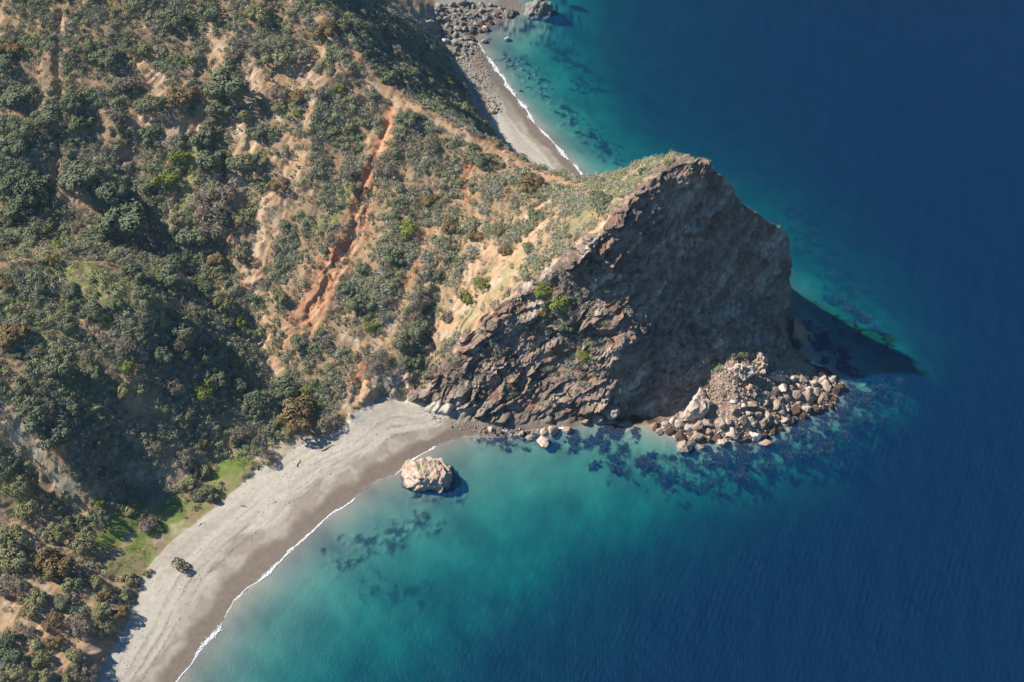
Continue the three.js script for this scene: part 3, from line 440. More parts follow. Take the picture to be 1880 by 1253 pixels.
// the sea stack off the beach
{
  const g = new THREE.IcosahedronGeometry(1, 30), p = g.attributes.position, col = new Float32Array(p.count * 3), v = new THREE.Vector3();
  const planes = [[[-0.7, 0.6, 0.4], 0.74], [[0.2, 1, 0.1], 0.74], [[0.9, 0.3, 0.3], 0.84], [[0.1, 0.35, 1], 0.76], [[-0.2, 0.6, -0.8], 0.8], [[-1, 0.1, -0.2], 0.92], [[0.6, 0.7, -0.4], 0.8], [[-0.5, 0.2, 0.9], 0.86]].map(([n, d]) => [new THREE.Vector3(...n).normalize(), d]);
  for (let i = 0; i < p.count; i++) {
    v.fromBufferAttribute(p, i); const d = v.clone(); let k = 1; for (const [n, q] of planes) { const c = d.dot(n); if (c > 0.05) k = Math.min(k, q / c); }
    let x = d.x * k * 6.9, y = d.y * k * 6.3, z = d.z * k * 5.2; const s = -0.5 * x + 0.85 * y + 0.2 * z, t = 0.85 * x + 0.5 * y, u = s / 1.5 + 0.5 * n3(t / 3, z / 3, 2), f = u - Math.floor(u), bed = (f < 0.78 ? f / 0.78 : (1 - f) / 0.22) - 0.5;
    const push = 0.42 * bed + 0.95 * fbm(t / 3.4, s / 2.2, z / 3.2, 3) + 0.55 * (ridged(t / 2.2, s / 1.1, z / 2.2, 3) - 0.5) + 0.16 * fbm(x / 0.5, y / 0.5, z / 0.5, 2);
    x += d.x * push; y += d.y * push * 0.6; z += d.z * push; p.setXYZ(i, x, y, z);
    const kk = fbm(s / 0.9, x / 5, z / 5, 3), w = fbm(x / 2, y / 2, z / 2, 3); let c = mixc(SOIL.rockB, SOIL.rockA, clamp(0.5 + 1.2 * kk)); c = mixc(c, SOIL.rockC, sstep(0.1, 0.5, w) * 0.5); c = mixc(c, SOIL.algae, (1 - sstep(0.4, 1.2, y + 0.5 * w)) * 0.85); c = mixc(c, SOIL.grass, sstep(0.12, 0.3, w + 0.3 * (kk)) * sstep(3.4, 4.4, y) * 0.6); col.set(mulc(c, 1 + 0.2 * fbm(x * 2, y * 2, z * 2, 2)), i * 3);
  }
  g.setAttribute('color', new THREE.BufferAttribute(col, 3)); g.computeVertexNormals();
  const q = at(783, 877, 0), m = new THREE.Mesh(g, new THREE.MeshStandardMaterial({ name: 'sea stack rock', vertexColors: true, roughness: 1 })); m.position.set(q[0], -0.6, q[2]); m.rotation.y = -0.1;
  tag(put(m, 'sea_stack'), 'pale layered rock standing in the shallows just off the beach', 'sea stack');
}
console.log('rocks');

// ------------------------------------------------------------------ shrubs
const leafMat = new THREE.MeshLambertMaterial({ name: 'leaves', vertexColors: true, side: THREE.DoubleSide });
function crownGeo(seed, { leaves = 520, size = 0.2, flat = 0.72, lobes = 7, leaf = [0.12, 0.14, 0.07], vary = 0.12, spiky = 0, jitter = 0.42, slim = 1 } = {}) { // crown of radius about 1, sitting on y = 0
  const r = rng(seed), L = [[(r() - 0.5) * 0.3, 0.36, (r() - 0.5) * 0.3, 0.5]]; for (let i = 0; i < lobes; i++) { const a = i / lobes * 6.28 + r() * 1.3, d = 0.3 + 0.5 * r(), s = 0.2 + 0.28 * r(); L.push([Math.cos(a) * d, s * 0.7 + 0.35 * r() * flat, Math.sin(a) * d, s]); }
  const pos = [], nor = [], col = [], idx = []; let k = 0;
  const n = new THREE.Vector3(), u = new THREE.Vector3(), w = new THREE.Vector3(), tmp = new THREE.Vector3();
  for (let tries = 0; k < leaves && tries < leaves * 8; tries++) {
    const l = L[Math.floor(r() * L.length)], th = r() * 6.28, cz = r() * 1.6 - 0.6, sz = Math.sqrt(1 - Math.min(1, cz * cz)); n.set(Math.cos(th) * sz, cz, Math.sin(th) * sz).normalize();
    const d = l[3] * (0.8 + 0.32 * r() + (spiky ? spiky * r() * r() : 0)), x = l[0] + n.x * d, y = (l[1] + n.y * d), z = l[2] + n.z * d; if (y < 0.02) continue;
    let inside = false; for (const m of L) if (m !== l && Math.hypot(x - m[0], y - m[1], z - m[2]) < m[3] * 0.8) { inside = true; break; } if (inside) continue;
    n.x += (r() - 0.5) * 2 * jitter; n.y += (r() - 0.4) * 2 * jitter; n.z += (r() - 0.5) * 2 * jitter; n.normalize();
    u.set(r() - 0.5, r() - 0.5, r() - 0.5).cross(n).normalize(); w.crossVectors(n, u); const s = size * (0.55 + 0.8 * r()), tw = (0.35 + 0.5 * r()) * slim, br = 1 + vary * (2 * r() - 1);
    const c = leaf.map((q) => q * br);
    for (const [a, b, lift] of [[-1, 0, 0], [0, -tw, 0.25], [1, 0, 0], [0, tw, 0.25]]) { tmp.set(x, y * flat / 0.72, z).addScaledVector(u, a * s).addScaledVector(w, b * s).addScaledVector(n, lift * s * 0.5); pos.push(tmp.x, tmp.y, tmp.z); nor.push(n.x, n.y, n.z); col.push(...c); }
    const o = k * 4; idx.push(o, o + 1, o + 2, o, o + 2, o + 3); k++;
  }
  const g = new THREE.BufferGeometry(); g.setAttribute('position', new THREE.Float32BufferAttribute(pos, 3)); g.setAttribute('normal', new THREE.Float32BufferAttribute(nor, 3)); g.setAttribute('color', new THREE.Float32BufferAttribute(col, 3)); g.setIndex(idx); return g;
}
function stemGeo(seed, n = 5) { const r = rng(seed), parts = []; for (let i = 0; i < n; i++) { const a = i / n * 6.28 + r(), h = 0.55 + 0.3 * r(), lean = 0.25 + 0.35 * r(), g = new THREE.CylinderGeometry(0.018, 0.05, h * 1.1, 5, 1); g.translate(0, h * 0.45, 0); g.rotateZ(-lean); g.rotateY(a); parts.push(g); } const g = mergeGeometries(parts); return g; }
const stemMat = new THREE.MeshStandardMaterial({ name: 'bark', color: C(0x5d4c3d), roughness: 1 }), twigMat = new THREE.MeshStandardMaterial({ name: 'dry twigs', color: C(0x8d8378), roughness: 1 });
const lin = (h) => hex(h);
const KINDS = {
  d: { name: 'evergreen_shrub', look: 'big dark green shrub', look2: 'dark green shrub', leaf: lin(0x747a5e) },
  o: { name: 'olive_shrub', look: 'big olive green shrub', look2: 'olive green shrub', leaf: lin(0x8c8a62) },
  y: { name: 'bright_green_shrub', look: 'bright yellow green shrub', look2: 'yellow green shrub', leaf: lin(0x838a42) },
  b: { name: 'brown_shrub', look: 'big brownish shrub', look2: 'brownish shrub', leaf: lin(0x86734f), spiky: 0.1 },
  g: { name: 'grey_shrub', look: 'grey twiggy shrub', look2: 'grey twiggy shrub', leaf: lin(0x978b79), spiky: 0.3, jitter: 0.9, slim: 0.22 },
};
for (const [k, v] of Object.entries(KINDS)) { v.protos = Array.from({ length: 5 }, (_, i) => { const s = k.charCodeAt(0) * 100 + i; return { crown: crownGeo(s, { ...v, size: (0.07 + 0.012 * (i % 2)) * (v.slim ? 1.8 : 1), leaves: 1400, lobes: 6 + i, flat: 0.62 + 0.08 * (i % 3) }), stem: stemGeo(s + 50) }; }); v.n = 0; }
const REGIONS = [
  [60, 60, 'at the top beside the pale rill'], [110, 220, 'beside the pale rill on the left hillside'], [30, 330, 'at the left edge above the valley'], [250, 130, 'on the upper hillside right of the pale rill'], [210, 340, 'on the hillside just above the valley'], [330, 40, 'at the top of the left hillside'], [390, 180, 'on the hillside above the tan eroded slope'], [395, 330, 'in the bushy strip left of the tan eroded slope'], [470, 60, 'near the top below the ridge path'], [520, 140, 'on the bare tan shoulder below the ridge'], [490, 300, 'on the tan eroded slope'], [460, 480, 'at the bottom of the tan eroded slope'],
  [620, 60, 'along the ridge path'], [660, 250, 'beside the top of the red gully'], [560, 420, 'left of the red gully'], [540, 600, 'at the foot of the red gully'], [680, 500, 'right of the red gully'], [740, 330, 'on the grey scrub slope under the ridge'], [850, 330, 'below the ridge path near the saddle'], [960, 370, 'below the saddle'], [900, 450, 'between the saddle and the headland cliff'], [770, 610, 'in the gully left of the headland'], [690, 660, 'above the beach head on the red slope'], [840, 560, 'on the pale slope left of the headland crest'],
  [1120, 360, 'on the grassy back of the headland'], [1230, 295, 'on top of the headland'], [1040, 580, 'on the lit rock face of the headland'], [1380, 650, 'at the foot of the shadowed cliff'], [740, 90, 'on the shaded slope behind the ridge'], [850, 190, 'on the shaded slope above the far beach'],
  [90, 470, 'beside the grassy spur at the left edge'], [280, 490, 'in the valley behind the grassy spur'], [400, 560, 'in the valley by the dry stream bed'], [180, 560, 'on the grassy spur'], [60, 620, 'on the lit flank of the near spur'], [110, 740, 'on the lower flank of the near spur'], [240, 680, 'on the edge of the near spur'], [340, 620, 'on the shaded face of the near spur'], [420, 700, 'on the shaded slope above the valley mouth'], [300, 780, 'low on the shaded face of the near spur'], [545, 730, 'in the valley mouth behind the beach'], [600, 770, 'at the beach edge by the valley mouth'], [490, 835, 'at the upper edge of the beach'], [370, 880, 'on the green flat behind the beach'], [240, 940, 'by the green lawn behind the beach'], [150, 960, 'at the foot of the pale rock wall'], [50, 910, 'left of the pale rock wall'], [50, 1010, 'at the left edge of the lower hillside'], [170, 1075, 'near the beach on the lower hillside'], [60, 1100, 'on the bare soil at lower left'], [180, 1145, 'on the bank above the lower beach'], [60, 1210, 'in the lower left corner'],
];
const regionOf = (px, py) => REGIONS.reduce((b, r) => { const d = Math.hypot(r[0] - px, r[1] - py); return d < b[0] ? [d, r[2]] : b; }, [1e9, ''])[1];
const rs = rng(31);
function shrub(kind, p, radius, label, group, squash = 1) {
  const K = KINDS[kind], pr = K.protos[Math.floor(rs() * K.protos.length)], o = new THREE.Group(), crown = new THREE.Mesh(pr.crown, leafMat), stems = new THREE.Mesh(pr.stem, kind === 'g' ? twigMat : stemMat);
  crown.name = 'crown'; stems.name = 'stems'; o.add(stems, crown); o.position.set(p[0], p[1] - 0.08, p[2]); o.rotation.y = rs() * 6.28; o.scale.set(radius * (0.9 + 0.2 * rs()), radius * squash * (0.85 + 0.25 * rs()), radius * (0.9 + 0.2 * rs()));
  K.n++; return tag(put(o, K.name), label, 'shrub', group);
}
const SHRUBS = { // crown centre and width in the picture raster
  d: [[32, 163, 62], [408, 150, 74], [405, 190, 42], [279, 235, 48], [276, 184, 50], [190, 95, 60], [475, 235, 38], [446, 290, 55], [378, 245, 52], [385, 290, 60], [146, 313, 76], [204, 340, 62], [231, 381, 84], [85, 211, 56], [150, 218, 46], [136, 177, 46], [44, 238, 52], [34, 265, 52], [61, 340, 70], [20, 327, 60], [34, 368, 70], [317, 20, 60], [388, 20, 46], [7, 102, 42], [884, 289, 32], [709, 136, 36], [746, 211, 40], [814, 340, 18], [978, 391, 27], [1111, 364, 46], [1184, 311, 20], [74, 519, 42], [130, 530, 34], [176, 561, 46], [214, 551, 28], [260, 537, 24], [105, 667, 56], [67, 758, 56], [102, 786, 60], [133, 747, 36], [305, 502, 56], [246, 495, 46], [379, 530, 46], [333, 597, 56], [439, 698, 46], [474, 733, 50], [548, 621, 37], [595, 454, 19], [467, 544, 25], [442, 460, 42], [527, 698, 60], [726, 463, 40], [666, 491, 27], [666, 547, 42], [638, 526, 30], [803, 502, 23], [971, 449, 27], [768, 597, 44], [740, 618, 40], [764, 660, 30], [1038, 590, 36], [1400, 671, 18], [183, 944, 42], [149, 955, 46], [384, 899, 38], [17, 1172, 46], [20, 1196, 50], [114, 1100, 36], [804, 170, 30], [360, 420, 60], [320, 470, 50], [180, 420, 50], [270, 330, 40], [60, 420, 60], [10, 440, 50], [10, 400, 40], [120, 590, 40], [170, 680, 40], [370, 640, 50], [400, 690, 46], [300, 640, 44]],
  o: [[262, 85, 36], [473, 17, 46], [510, 99, 44], [511, 190, 30], [446, 204, 34], [480, 290, 28], [446, 392, 42], [671, 223, 19], [641, 231, 22], [648, 337, 28], [1228, 296, 24], [627, 49, 18], [661, 20, 30], [784, 85, 28], [750, 126, 34], [852, 197, 34], [913, 259, 24], [927, 265, 18], [130, 558, 24], [225, 712, 34], [407, 551, 42], [470, 607, 26], [337, 646, 32], [467, 755, 27], [516, 540, 36], [915, 417, 30], [849, 537, 22], [1363, 644, 28], [40, 887, 34], [52, 931, 36], [97, 915, 28], [131, 905, 24], [156, 993, 48], [97, 976, 38], [21, 979, 50], [28, 1017, 58], [238, 931, 30], [373, 858, 36], [346, 882, 32], [131, 1062, 42], [173, 1062, 38], [238, 1060, 26], [230, 1088, 21], [107, 1055, 19], [66, 1093, 40], [62, 1114, 40], [187, 1114, 36], [190, 1152, 40], [135, 1197, 29], [76, 1204, 42], [59, 1238, 28], [83, 1238, 31], [117, 1245, 31], [818, 150, 26], [831, 190, 26], [270, 1050, 16]],
  y: [[347, 109, 19], [623, 157, 23], [102, 449, 30], [232, 670, 28], [288, 519, 22], [439, 586, 28], [372, 709, 46], [393, 646, 16], [425, 663, 24], [562, 712, 25], [576, 740, 28], [747, 414, 38], [680, 597, 25], [887, 516, 28], [1024, 551, 44], [1073, 646, 30], [999, 530, 34], [180, 920, 26], [545, 205, 16], [1077, 484, 18], [860, 545, 22], [330, 283, 36], [306, 320, 46], [1428, 654, 14]],
  b: [[333, 170, 46], [599, 48, 44], [545, 170, 35], [20, 78, 46], [974, 330, 45], [787, 361, 30], [808, 129, 22], [95, 474, 30], [12, 516, 32], [21, 607, 52], [544, 751, 68], [870, 425, 36], [100, 1027, 62], [190, 1090, 23], [100, 1138, 36], [100, 1176, 31], [514, 334, 36], [929, 453, 27], [825, 408, 35], [221, 1121, 30], [395, 470, 30]],
  g: [[235, 140, 48], [558, 99, 38], [480, 82, 40], [511, 163, 40], [391, 357, 76], [398, 398, 68], [210, 204, 42], [722, 88, 28], [845, 160, 30], [232, 625, 40], [326, 625, 44], [319, 702, 36], [604, 769, 46], [491, 832, 36], [596, 628, 24], [820, 579, 24], [771, 547, 44], [691, 656, 46], [792, 628, 26], [273, 955, 38], [359, 906, 23], [21, 1069, 50], [152, 1145, 40], [52, 1155, 26], [159, 1231, 44], [340, 840, 40], [440, 790, 36], [700, 300, 40], [790, 260, 40], [640, 310, 30], [610, 440, 26]],
};
{
  const list = []; for (const [k, L] of Object.entries(SHRUBS)) for (const [px, py, d] of L) list.push({ k, px, py, d, reg: regionOf(px, py) });
  const sets = new Map(); for (const s of list) { const key = s.k + s.reg; if (!sets.has(key)) sets.set(key, []); sets.get(key).push(s); }
  const ORD = ['', 'second', 'third', 'fourth', 'fifth', 'sixth', 'seventh'];
  for (const S of sets.values()) { // same kind in the same place: told apart by size or order
    S.sort((a, b) => a.px - b.px); const n = S.length;
    S.forEach((s, i) => { s.which = n === 1 ? 'large' : n === 2 ? (i ? 'right hand' : 'left hand') : i === 0 ? 'leftmost' : i === n - 1 ? 'rightmost' : ORD[i] + ' from left,'; });
  }
  for (const s of list) { const p = spot(s.px, s.py + s.d * 0.27), r = s.d / pxPerM(p) / 2 * 1.08; shrub(s.k, p, r, `${s.which} ${KINDS[s.k].look} ${s.reg}`, undefined, s.py < 480 ? 0.85 : 1.02); }
}
// the rest of the thickets
{
  const kinds = 'dddoobbgg'; const want = { d: 175, o: 120, b: 80, g: 120, y: 40 }, taken = []; let guard = 0;
  while (guard++ < 60000) {
    const x = lerp(-122, 30, rs()), z = lerp(-125, 100, rs()), t = sample(thick, x, z); if (rs() > t * 0.9 + 0.035) continue;
    const y = groundAt(x, z); if (y < 3.4 || z > 52 || beachAt(x, z) > 0.1 || sample(rock, x, z) > 0.6 && rs() > 0.2 || Math.max(sample(red, x, z), sample(tan, x, z), sample(grass, x, z), sample(lush, x, z)) > 0.5) continue;
    const dz = CZ - z, dy = ALT - y, depth = dy * sinP + dz * cosP, px = 940 + FPX * x / depth, py = 626.5 - FPX * (dz * sinP - dy * cosP) / depth; if (px < -20 || px > 1500 || py < -20 || py > 1270) continue;
    const r = 0.7 + 1.05 * rs() ** 1.5; if (taken.some((q) => Math.hypot(q[0] - x, q[1] - z) < (q[2] + r) * 0.62)) continue;
    const back = z < -50 && x > -60 + (z + 50) * -0.1 && py < 300 && px > 610, k = kinds[Math.floor(rs() * (back ? 7.5 : 9))]; if (KINDS[k].n >= want[k]) { if (Object.keys(want).every((q) => q === 'y' || KINDS[q].n >= want[q])) break; continue; }
    taken.push([x, z, r]); const reg = regionOf(px, py), mid = REGIONS.find((q) => q[2] === reg), side = `${py < mid[1] - 12 ? 'upper' : py > mid[1] + 12 ? 'lower' : 'middle'} ${px < mid[0] - 12 ? 'left' : px > mid[0] + 12 ? 'right' : 'centre'}`; shrub(k, [x, y, z], r, `${r > 1.5 ? 'medium' : 'small'} ${KINDS[k].look2} ${reg}, ${side}`, `${KINDS[k].name.replaceAll('_', ' ')}s ${reg}`);
  }
  console.log('shrubs', Object.entries(KINDS).map(([k, v]) => k + v.n).join(' '));
}
// the lone little tree on the sand
{
  const p = spot(332, 1046), o = new THREE.Group(), crown = new THREE.Mesh(crownGeo(901, { leaves: 420, size: 0.12, lobes: 5, leaf: lin(0x6b6550), spiky: 0.3, jitter: 0.9 }), leafMat), st = new THREE.Mesh(stemGeo(55, 7), twigMat);
  crown.name = 'crown'; st.name = 'branches'; crown.scale.set(2.6, 1.6, 1.5); crown.position.set(-0.6, 0.7, -0.4); st.scale.set(2.4, 2.2, 1.6); o.add(st, crown); o.position.set(p[0], p[1] - 0.05, p[2]); o.rotation.y = -0.7; tag(put(o, 'lone_bush'), 'lone leaning grey brown bush on the open sand', 'bush');
}
// driftwood left by the tide
for (const [px, py, len, turn, label] of [[602, 823, 3.4, 0.5, 'rust brown driftwood log near the head of the beach'], [548, 851, 2.2, 1.3, 'thin driftwood branch beside the beach edge shrubs'], [456, 876, 2.2, 0.2, 'short driftwood log by the green grass patch'], [369, 962, 1.6, 0.6, 'pale bleached plank on the upper beach'], [446, 930, 1.3, -0.4, 'small driftwood stick in the middle of the upper beach']]) {
  const p = spot(px, py), pts = [0, 1, 2, 3, 4].map((i) => new THREE.Vector3((i / 4 - 0.5) * len, 0.08 + 0.05 * Math.sin(i * 2 + px), 0.16 * Math.sin(i * 1.7 + py))), g = new THREE.TubeGeometry(new THREE.CatmullRomCurve3(pts), 14, 0.11, 6);
  const q = g.attributes.position; for (let i = 0; i < q.count; i++) { const k = 1 - 0.55 * (q.getX(i) / len + 0.5); q.setY(i, 0.08 + (q.getY(i) - 0.08) * k); q.setZ(i, q.getZ(i) * (0.6 + 0.4 * k)); }
  g.computeVertexNormals(); const o = new THREE.Group(), trunk = new THREE.Mesh(g, new THREE.MeshLambertMaterial({ name: 'driftwood', color: C(label.includes('bleached') ? 0xcfc5b6 : label.includes('rust') ? 0x8a5f45 : 0x7d6a58) })), b = new THREE.Mesh(new THREE.ConeGeometry(0.06, len * 0.4, 5), trunk.material);
  trunk.name = 'log'; b.name = 'branch_stub'; b.position.set(len * 0.1, 0.16, 0.12); b.rotation.set(1.1, 0, 0.4); o.add(trunk, b); o.position.set(...p); o.rotation.y = turn; tag(put(o, 'driftwood'), label, 'driftwood');
}
// ------------------------------------------------------------------ low scrub, cactus, grass: nobody could count it
{
  const mk = (seed, o) => crownGeo(seed, { leaves: 150, size: 0.115, lobes: 6, jitter: 0.36, leaf: [0.95, 0.95, 0.95], ...o });
  const cactus = (() => { const r = rng(9), parts = []; for (let i = 0; i < 9; i++) { const g = new THREE.CircleGeometry(0.3, 7); g.scale(0.8, 1.1, 1); g.translate(0, 0.28, 0); g.rotateX((r() - 0.5) * 1.2); g.rotateY(r() * 6.28); g.translate((r() - 0.5) * 1.2, 0.15 + 0.45 * r(), (r() - 0.5) * 1.2); parts.push(g); } const g = mergeGeometries(parts), c = new Float32Array(g.attributes.position.count * 3); for (let i = 0; i < c.length / 3; i++) { const t = 0.8 + 0.5 * ((i * 37 % 11) / 11); c.set([t, t, t], i * 3); } g.setAttribute('color', new THREE.BufferAttribute(c, 3)); return g; })();
  const kinds = [
    { name: 'sage_scrub', geo: mk(1, {}), n: 23000, pal: [0xb6b299, 0xa6a388, 0xc0bba5, 0x9c9f7d], r: [0.45, 1.3], label: 'low grey sage scrub covering the hillside' },
    { name: 'green_scrub', geo: mk(2, { flat: 0.8 }), n: 12000, pal: [0x8b9268, 0x9c9f74, 0x7c8560, 0xaaab7e], r: [0.45, 1.35], label: 'low green scrub covering the hillside' },
    { name: 'dry_scrub', geo: mk(3, { spiky: 0.4, slim: 0.3, size: 0.2 }), n: 7500, pal: [0xbaaa96, 0xa89886, 0xc6b6a2, 0x9e907c], r: [0.4, 1.05], label: 'dry brown and grey twigs among the scrub' },
    { name: 'prickly_pear', geo: cactus, n: 13000, pal: [0xc4c096, 0xb0b488, 0xd0caa2, 0xa2a97c], r: [0.4, 0.9], label: 'pale prickly pear spread among the scrub' },
    { name: 'grass_tufts', geo: mk(4, { leaves: 22, size: 0.2, spiky: 0.8, flat: 0.45 }), n: 14000, pal: [0x8a8a48, 0x75823c, 0x9a9258, 0x66782f], r: [0.14, 0.36], label: 'grass tufts on the open slopes' },
  ];
  const M = new THREE.Matrix4(), q = new THREE.Quaternion(), e = new THREE.Euler();
  kinds.forEach((K, ki) => {
    const im = new THREE.InstancedMesh(K.geo, new THREE.MeshLambertMaterial({ name: K.name.replace('_', ' '), vertexColors: true, side: THREE.DoubleSide }), K.n), pal = K.pal.map(C), col = new THREE.Color(); let k = 0;
    for (let t = 0; t < K.n * 40 && k < K.n; t++) {
      const x = lerp(-150, 84, rs()), z = lerp(-128, 108, rs()); const b = baseH(x, z); if (b < 2.3) continue; if (beachAt(x, z) > 0.25) continue;
      const bare = Math.max(sample(red, x, z), sample(tan, x, z), sample(pale, x, z)), gr = Math.max(sample(grass, x, z), sample(lush, x, z)), rk = Math.max(sample(rock, x, z), sample(rubble, x, z)), th = sample(thick, x, z);
      const west = sstep(-10, -70, x), patch = fbm(x / 9 + ki * 31, ki * 5, z / 9, 3), fine = fbm(x / 2.6 + ki * 7, 2, z / 2.6, 2);
      const open = sstep(-0.06, 0.36, fbm(x / 7, 55, z / 7, 4, 0.6)); const y0 = b; let d = ([0.6 - 0.3 * west, 0.26 + 0.45 * west, 0.36, 0.42, 0.25][ki] + 1.3 * patch + 0.6 * fine) * (1 - 0.85 * open * (1 - th)); if (z > 58 && x < -60) d *= 0.5; d *= 1 - (ki === 4 ? -0.8 : 0.93) * sample(openM, x, z); d *= (1 - bare * (ki === 4 ? 0.8 : 0.93)) * (1 - rk * (x < 22 && y0 > 6 ? 0.8 : 0.95)); d *= ki === 4 ? 0.3 + 1.5 * gr : ki === 3 ? 1 - gr * 0.3 : 1 - gr * (x < -60 ? 0.85 : 0.55); d += th * (ki < 3 ? 0.3 : -0.2);
      if (rs() > d) continue;
      const y = groundAt(x, z), r = lerp(...K.r, rs() ** 1.7); if (y < 2.6) continue;
      M.compose(new THREE.Vector3(x, y - 0.05, z), q.setFromEuler(e.set((rs() - 0.5) * 0.4, rs() * 6.28, (rs() - 0.5) * 0.4)), new THREE.Vector3(r, r * (0.8 + 0.4 * rs()), r)); im.setMatrixAt(k, M); im.setColorAt(k, col.copy(pal[Math.floor(rs() * pal.length)]).multiplyScalar(0.85 + 0.3 * rs())); k++;
    }
    im.count = k; im.userData = { kind: 'stuff', label: K.label, category: 'scrub' }; put(im, K.name); console.log(K.name, k);
  });
}
// ------------------------------------------------------------------ tide wrack and pebbles on the near beach
for (const [name, label, N, geo, pal, size, near] of [
  ['tide_wrack', 'dark scraps of dry seaweed along the drift lines', 800, new THREE.TetrahedronGeometry(1, 1), [0x5f5546, 0x51483b, 0x766a58], [0.05, 0.17], 0.012],
  ['beach_pebbles', 'grey pebbles strewn over the upper beach', 1500, new THREE.IcosahedronGeometry(1, 0), [0xaaa398, 0x968f86, 0xbdb5a8, 0x8a837a], [0.04, 0.13], 0],
]) {
  const im = new THREE.InstancedMesh(geo, new THREE.MeshLambertMaterial({ name: name.replace('_', ' ') }), N), M = new THREE.Matrix4(), q = new THREE.Quaternion(), e = new THREE.Euler(), r = rng(N); let k = 0;
  for (let t = 0; t < N * 60 && k < N; t++) {
    const x = lerp(-100, 0, r()), z = lerp(15, 108, r()); if (beachAt(x, z) < 0.9) continue;
    const dw = shoreD(x, z, waterL), f = dw / (dw + shoreD(x, z, backL)) + 0.035 * fbm(x / 14, 0, z / 14, 3); if (f < 0.4) continue;
    if (near) { const d = Math.min(...[0.55, 0.44].map((c) => Math.abs(f + 0.012 * fbm(x / 2.5, 3, z / 2.5, 3) - c - 0.02 * fbm(x / 20 + c * 9, 5, z / 20, 2)))); if (d > near * (0.3 + r() * r() * 2) || fbm(x / 8, 9, z / 8, 3) < -0.15) continue; }
    else if (r() > 0.35 + fbm(x / 3, 41, z / 3, 3) * 1.5) continue;
    const s = lerp(...size, r() ** 2.5); M.compose(new THREE.Vector3(x, groundAt(x, z) + s * 0.15, z), q.setFromEuler(e.set(r() * 6, r() * 6, r() * 6)), new THREE.Vector3(s, s * (near ? 0.5 : 0.8), s)); im.setMatrixAt(k, M); im.setColorAt(k, C(pal[Math.floor(r() * pal.length)])); k++;
  }
  im.count = k; im.userData = { kind: 'stuff', label, category: near ? 'seaweed' : 'pebbles' }; put(im, name);
}
// ------------------------------------------------------------------ kelp and reef weed under the surface
{
  const r = rng(12), parts = []; for (let i = 0; i < 12; i++) { const L = 0.6 + 0.7 * r(), g = new THREE.PlaneGeometry(0.22, L, 1, 3), p = g.attributes.position; for (let k = 0; k < p.count; k++) p.setXYZ(k, p.getX(k) + 0.15 * Math.sin(p.getY(k) * 5 + i), p.getY(k) + L / 2, 0.08 * Math.sin(p.getY(k) * 7 + i)); g.rotateX(-1.35 + 0.3 * r()); g.rotateY(r() * 6.28); g.translate((r() - 0.5) * 0.6, 0, (r() - 0.5) * 0.6); parts.push(g); }
  const geo = mergeGeometries(parts), N = 3600, im = new THREE.InstancedMesh(geo, new THREE.MeshStandardMaterial({ name: 'kelp', color: C(0x3c2b1e), roughness: 0.7, side: THREE.DoubleSide }), N), M = new THREE.Matrix4(), q = new THREE.Quaternion(), e = new THREE.Euler(); let k = 0;
  for (let t = 0; t < 400000 && k < N; t++) { const x = lerp(-10, 110, r()), z = lerp(-20, 95, r()), rf = sample(reef, x, z); if (rf < 0.2 || beachAt(x, z) > 0.3) continue; const y = groundAt(x, z); if (y > -0.15 || y < -5) continue; if (r() > rf * sstep(0.1, 0.55, fbm(x / 3.4, 2.2, z / 3.4, 4, 0.7)) * (x < 10 ? 0.25 : 0.8)) continue; const s = 0.25 + 0.5 * r(); M.compose(new THREE.Vector3(x, Math.max(y + 0.1, -0.7 - 2.6 * r()), z), q.setFromEuler(e.set(0, r() * 6.28, 0)), new THREE.Vector3(s, s, s)); im.setMatrixAt(k++, M); }
  im.count = k; im.userData = { kind: 'stuff', label: 'dark brown kelp floating over the reefs', category: 'kelp' }; put(im, 'kelp');
}
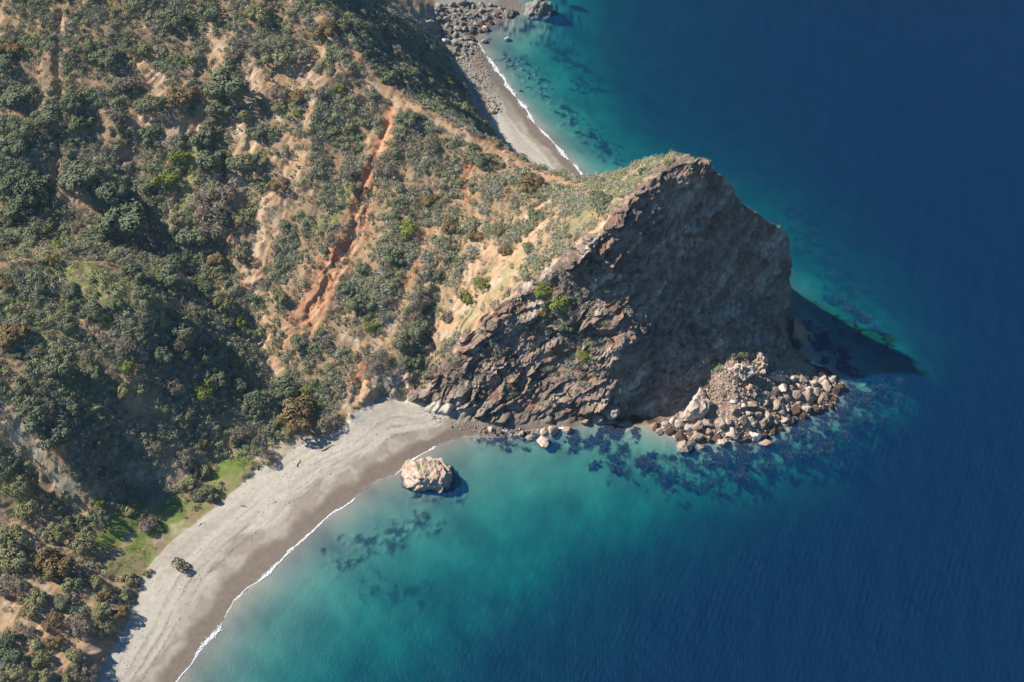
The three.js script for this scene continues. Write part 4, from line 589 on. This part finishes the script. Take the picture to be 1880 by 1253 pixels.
// ------------------------------------------------------------------ surf
function surf(L, name, label, heavy, seed) {
  const r = rng(seed), pos = [], idx = []; let run = 0;
  const blob = (x, z, a, b, ang, y) => { const n = 7, o = pos.length / 3; pos.push(x, y, z); for (let i = 0; i < n; i++) { const t = i / n * 6.283, k = 0.6 + 0.7 * r(), u = Math.cos(t) * a * k, v = Math.sin(t) * b * k; pos.push(x + u * Math.cos(ang) - v * Math.sin(ang), y + 0.012 * (r() - 0.5), z + u * Math.sin(ang) + v * Math.cos(ang)); } for (let i = 0; i < n; i++) idx.push(o, o + 1 + (i + 1) % n, o + 1 + i); };
  for (let s = 0; s + 1 < L.length; s++) {
    const [a, b] = [L[s], L[s + 1]], len = Math.hypot(b[0] - a[0], b[1] - a[1]), dx = (b[0] - a[0]) / len, dz = (b[1] - a[1]) / len, ang = Math.atan2(dz, dx);
    for (let t = 0; t < len; t += 0.14) {
      run += 0.14; const w = heavy(run, s, t / len) * clamp(0.62 + 1.5 * fbm(run / 7, seed, 0, 4), 0, 1.7); if (w <= 0.03) continue;
      const off = 0.9 * fbm(run / 9, seed + 4, 0, 3); for (let k = 0; k < 2; k++) { const c = off + (r() - 0.5) * w * 1.3, x = a[0] + dx * t - dz * c, z = a[1] + dz * t + dx * c; blob(x, z, 0.12 + 0.22 * r(), (0.05 + 0.1 * r()) * (0.35 + w), ang + (r() - 0.5) * 0.5, Math.max(0.035, terrH(x, z) + 0.03) + 0.01 * r()); }
      if (r() < 0.8 * w) { const c = off + (r() - 0.5) * 2.6 * w, x = a[0] + dx * t - dz * c, z = a[1] + dz * t + dx * c; blob(x, z, 0.1 + 0.3 * r(), 0.03 + 0.06 * r(), ang + (r() - 0.5) * 1.4, Math.max(0.03, terrH(x, z) + 0.02)); }
    }
  }
  const g = new THREE.BufferGeometry(); g.setAttribute('position', new THREE.Float32BufferAttribute(pos, 3)); g.setIndex(idx); g.computeVertexNormals();
  const m = new THREE.Mesh(g, new THREE.MeshStandardMaterial({ name: 'foam', color: C(0xe8ecec), roughness: 1, side: THREE.DoubleSide })); m.userData = { kind: 'stuff', label, category: 'surf' }; put(m, name);
}
surf(waterL.slice(4, 18), 'surf', 'thin white surf line along the near beach', (run, s) => [0.02, 0.5, 0.12, 0.0, 0, 0.25, 0.35, 0.45, 0.4, 0.2, 0.75, 0.45, 0.5, 0.4][s] ?? 0.3, 3);
surf(farWater.slice(4), 'far_surf', 'white surf line along the far beach', (run, s) => [0.1, 0.9, 1.3, 0.9, 0.5, 0.7, 0.6][s] ?? 0.5, 8);
surf(talusEdge, 'rock_surf', 'broken white foam among the rocks of the point', (run) => Math.max(0, fbm(run / 5, 3, 3, 2) + 0.02) * 2.2, 15);
surf([...footL].slice(3, 8).reverse().map(([x, z]) => [x, z + 1.2]), 'cliff_surf', 'thin foam along the foot of the cliff', (run) => Math.max(0, fbm(run / 6, 8, 3, 2)) * 1.6, 19);
renderer.render(scene, camera);
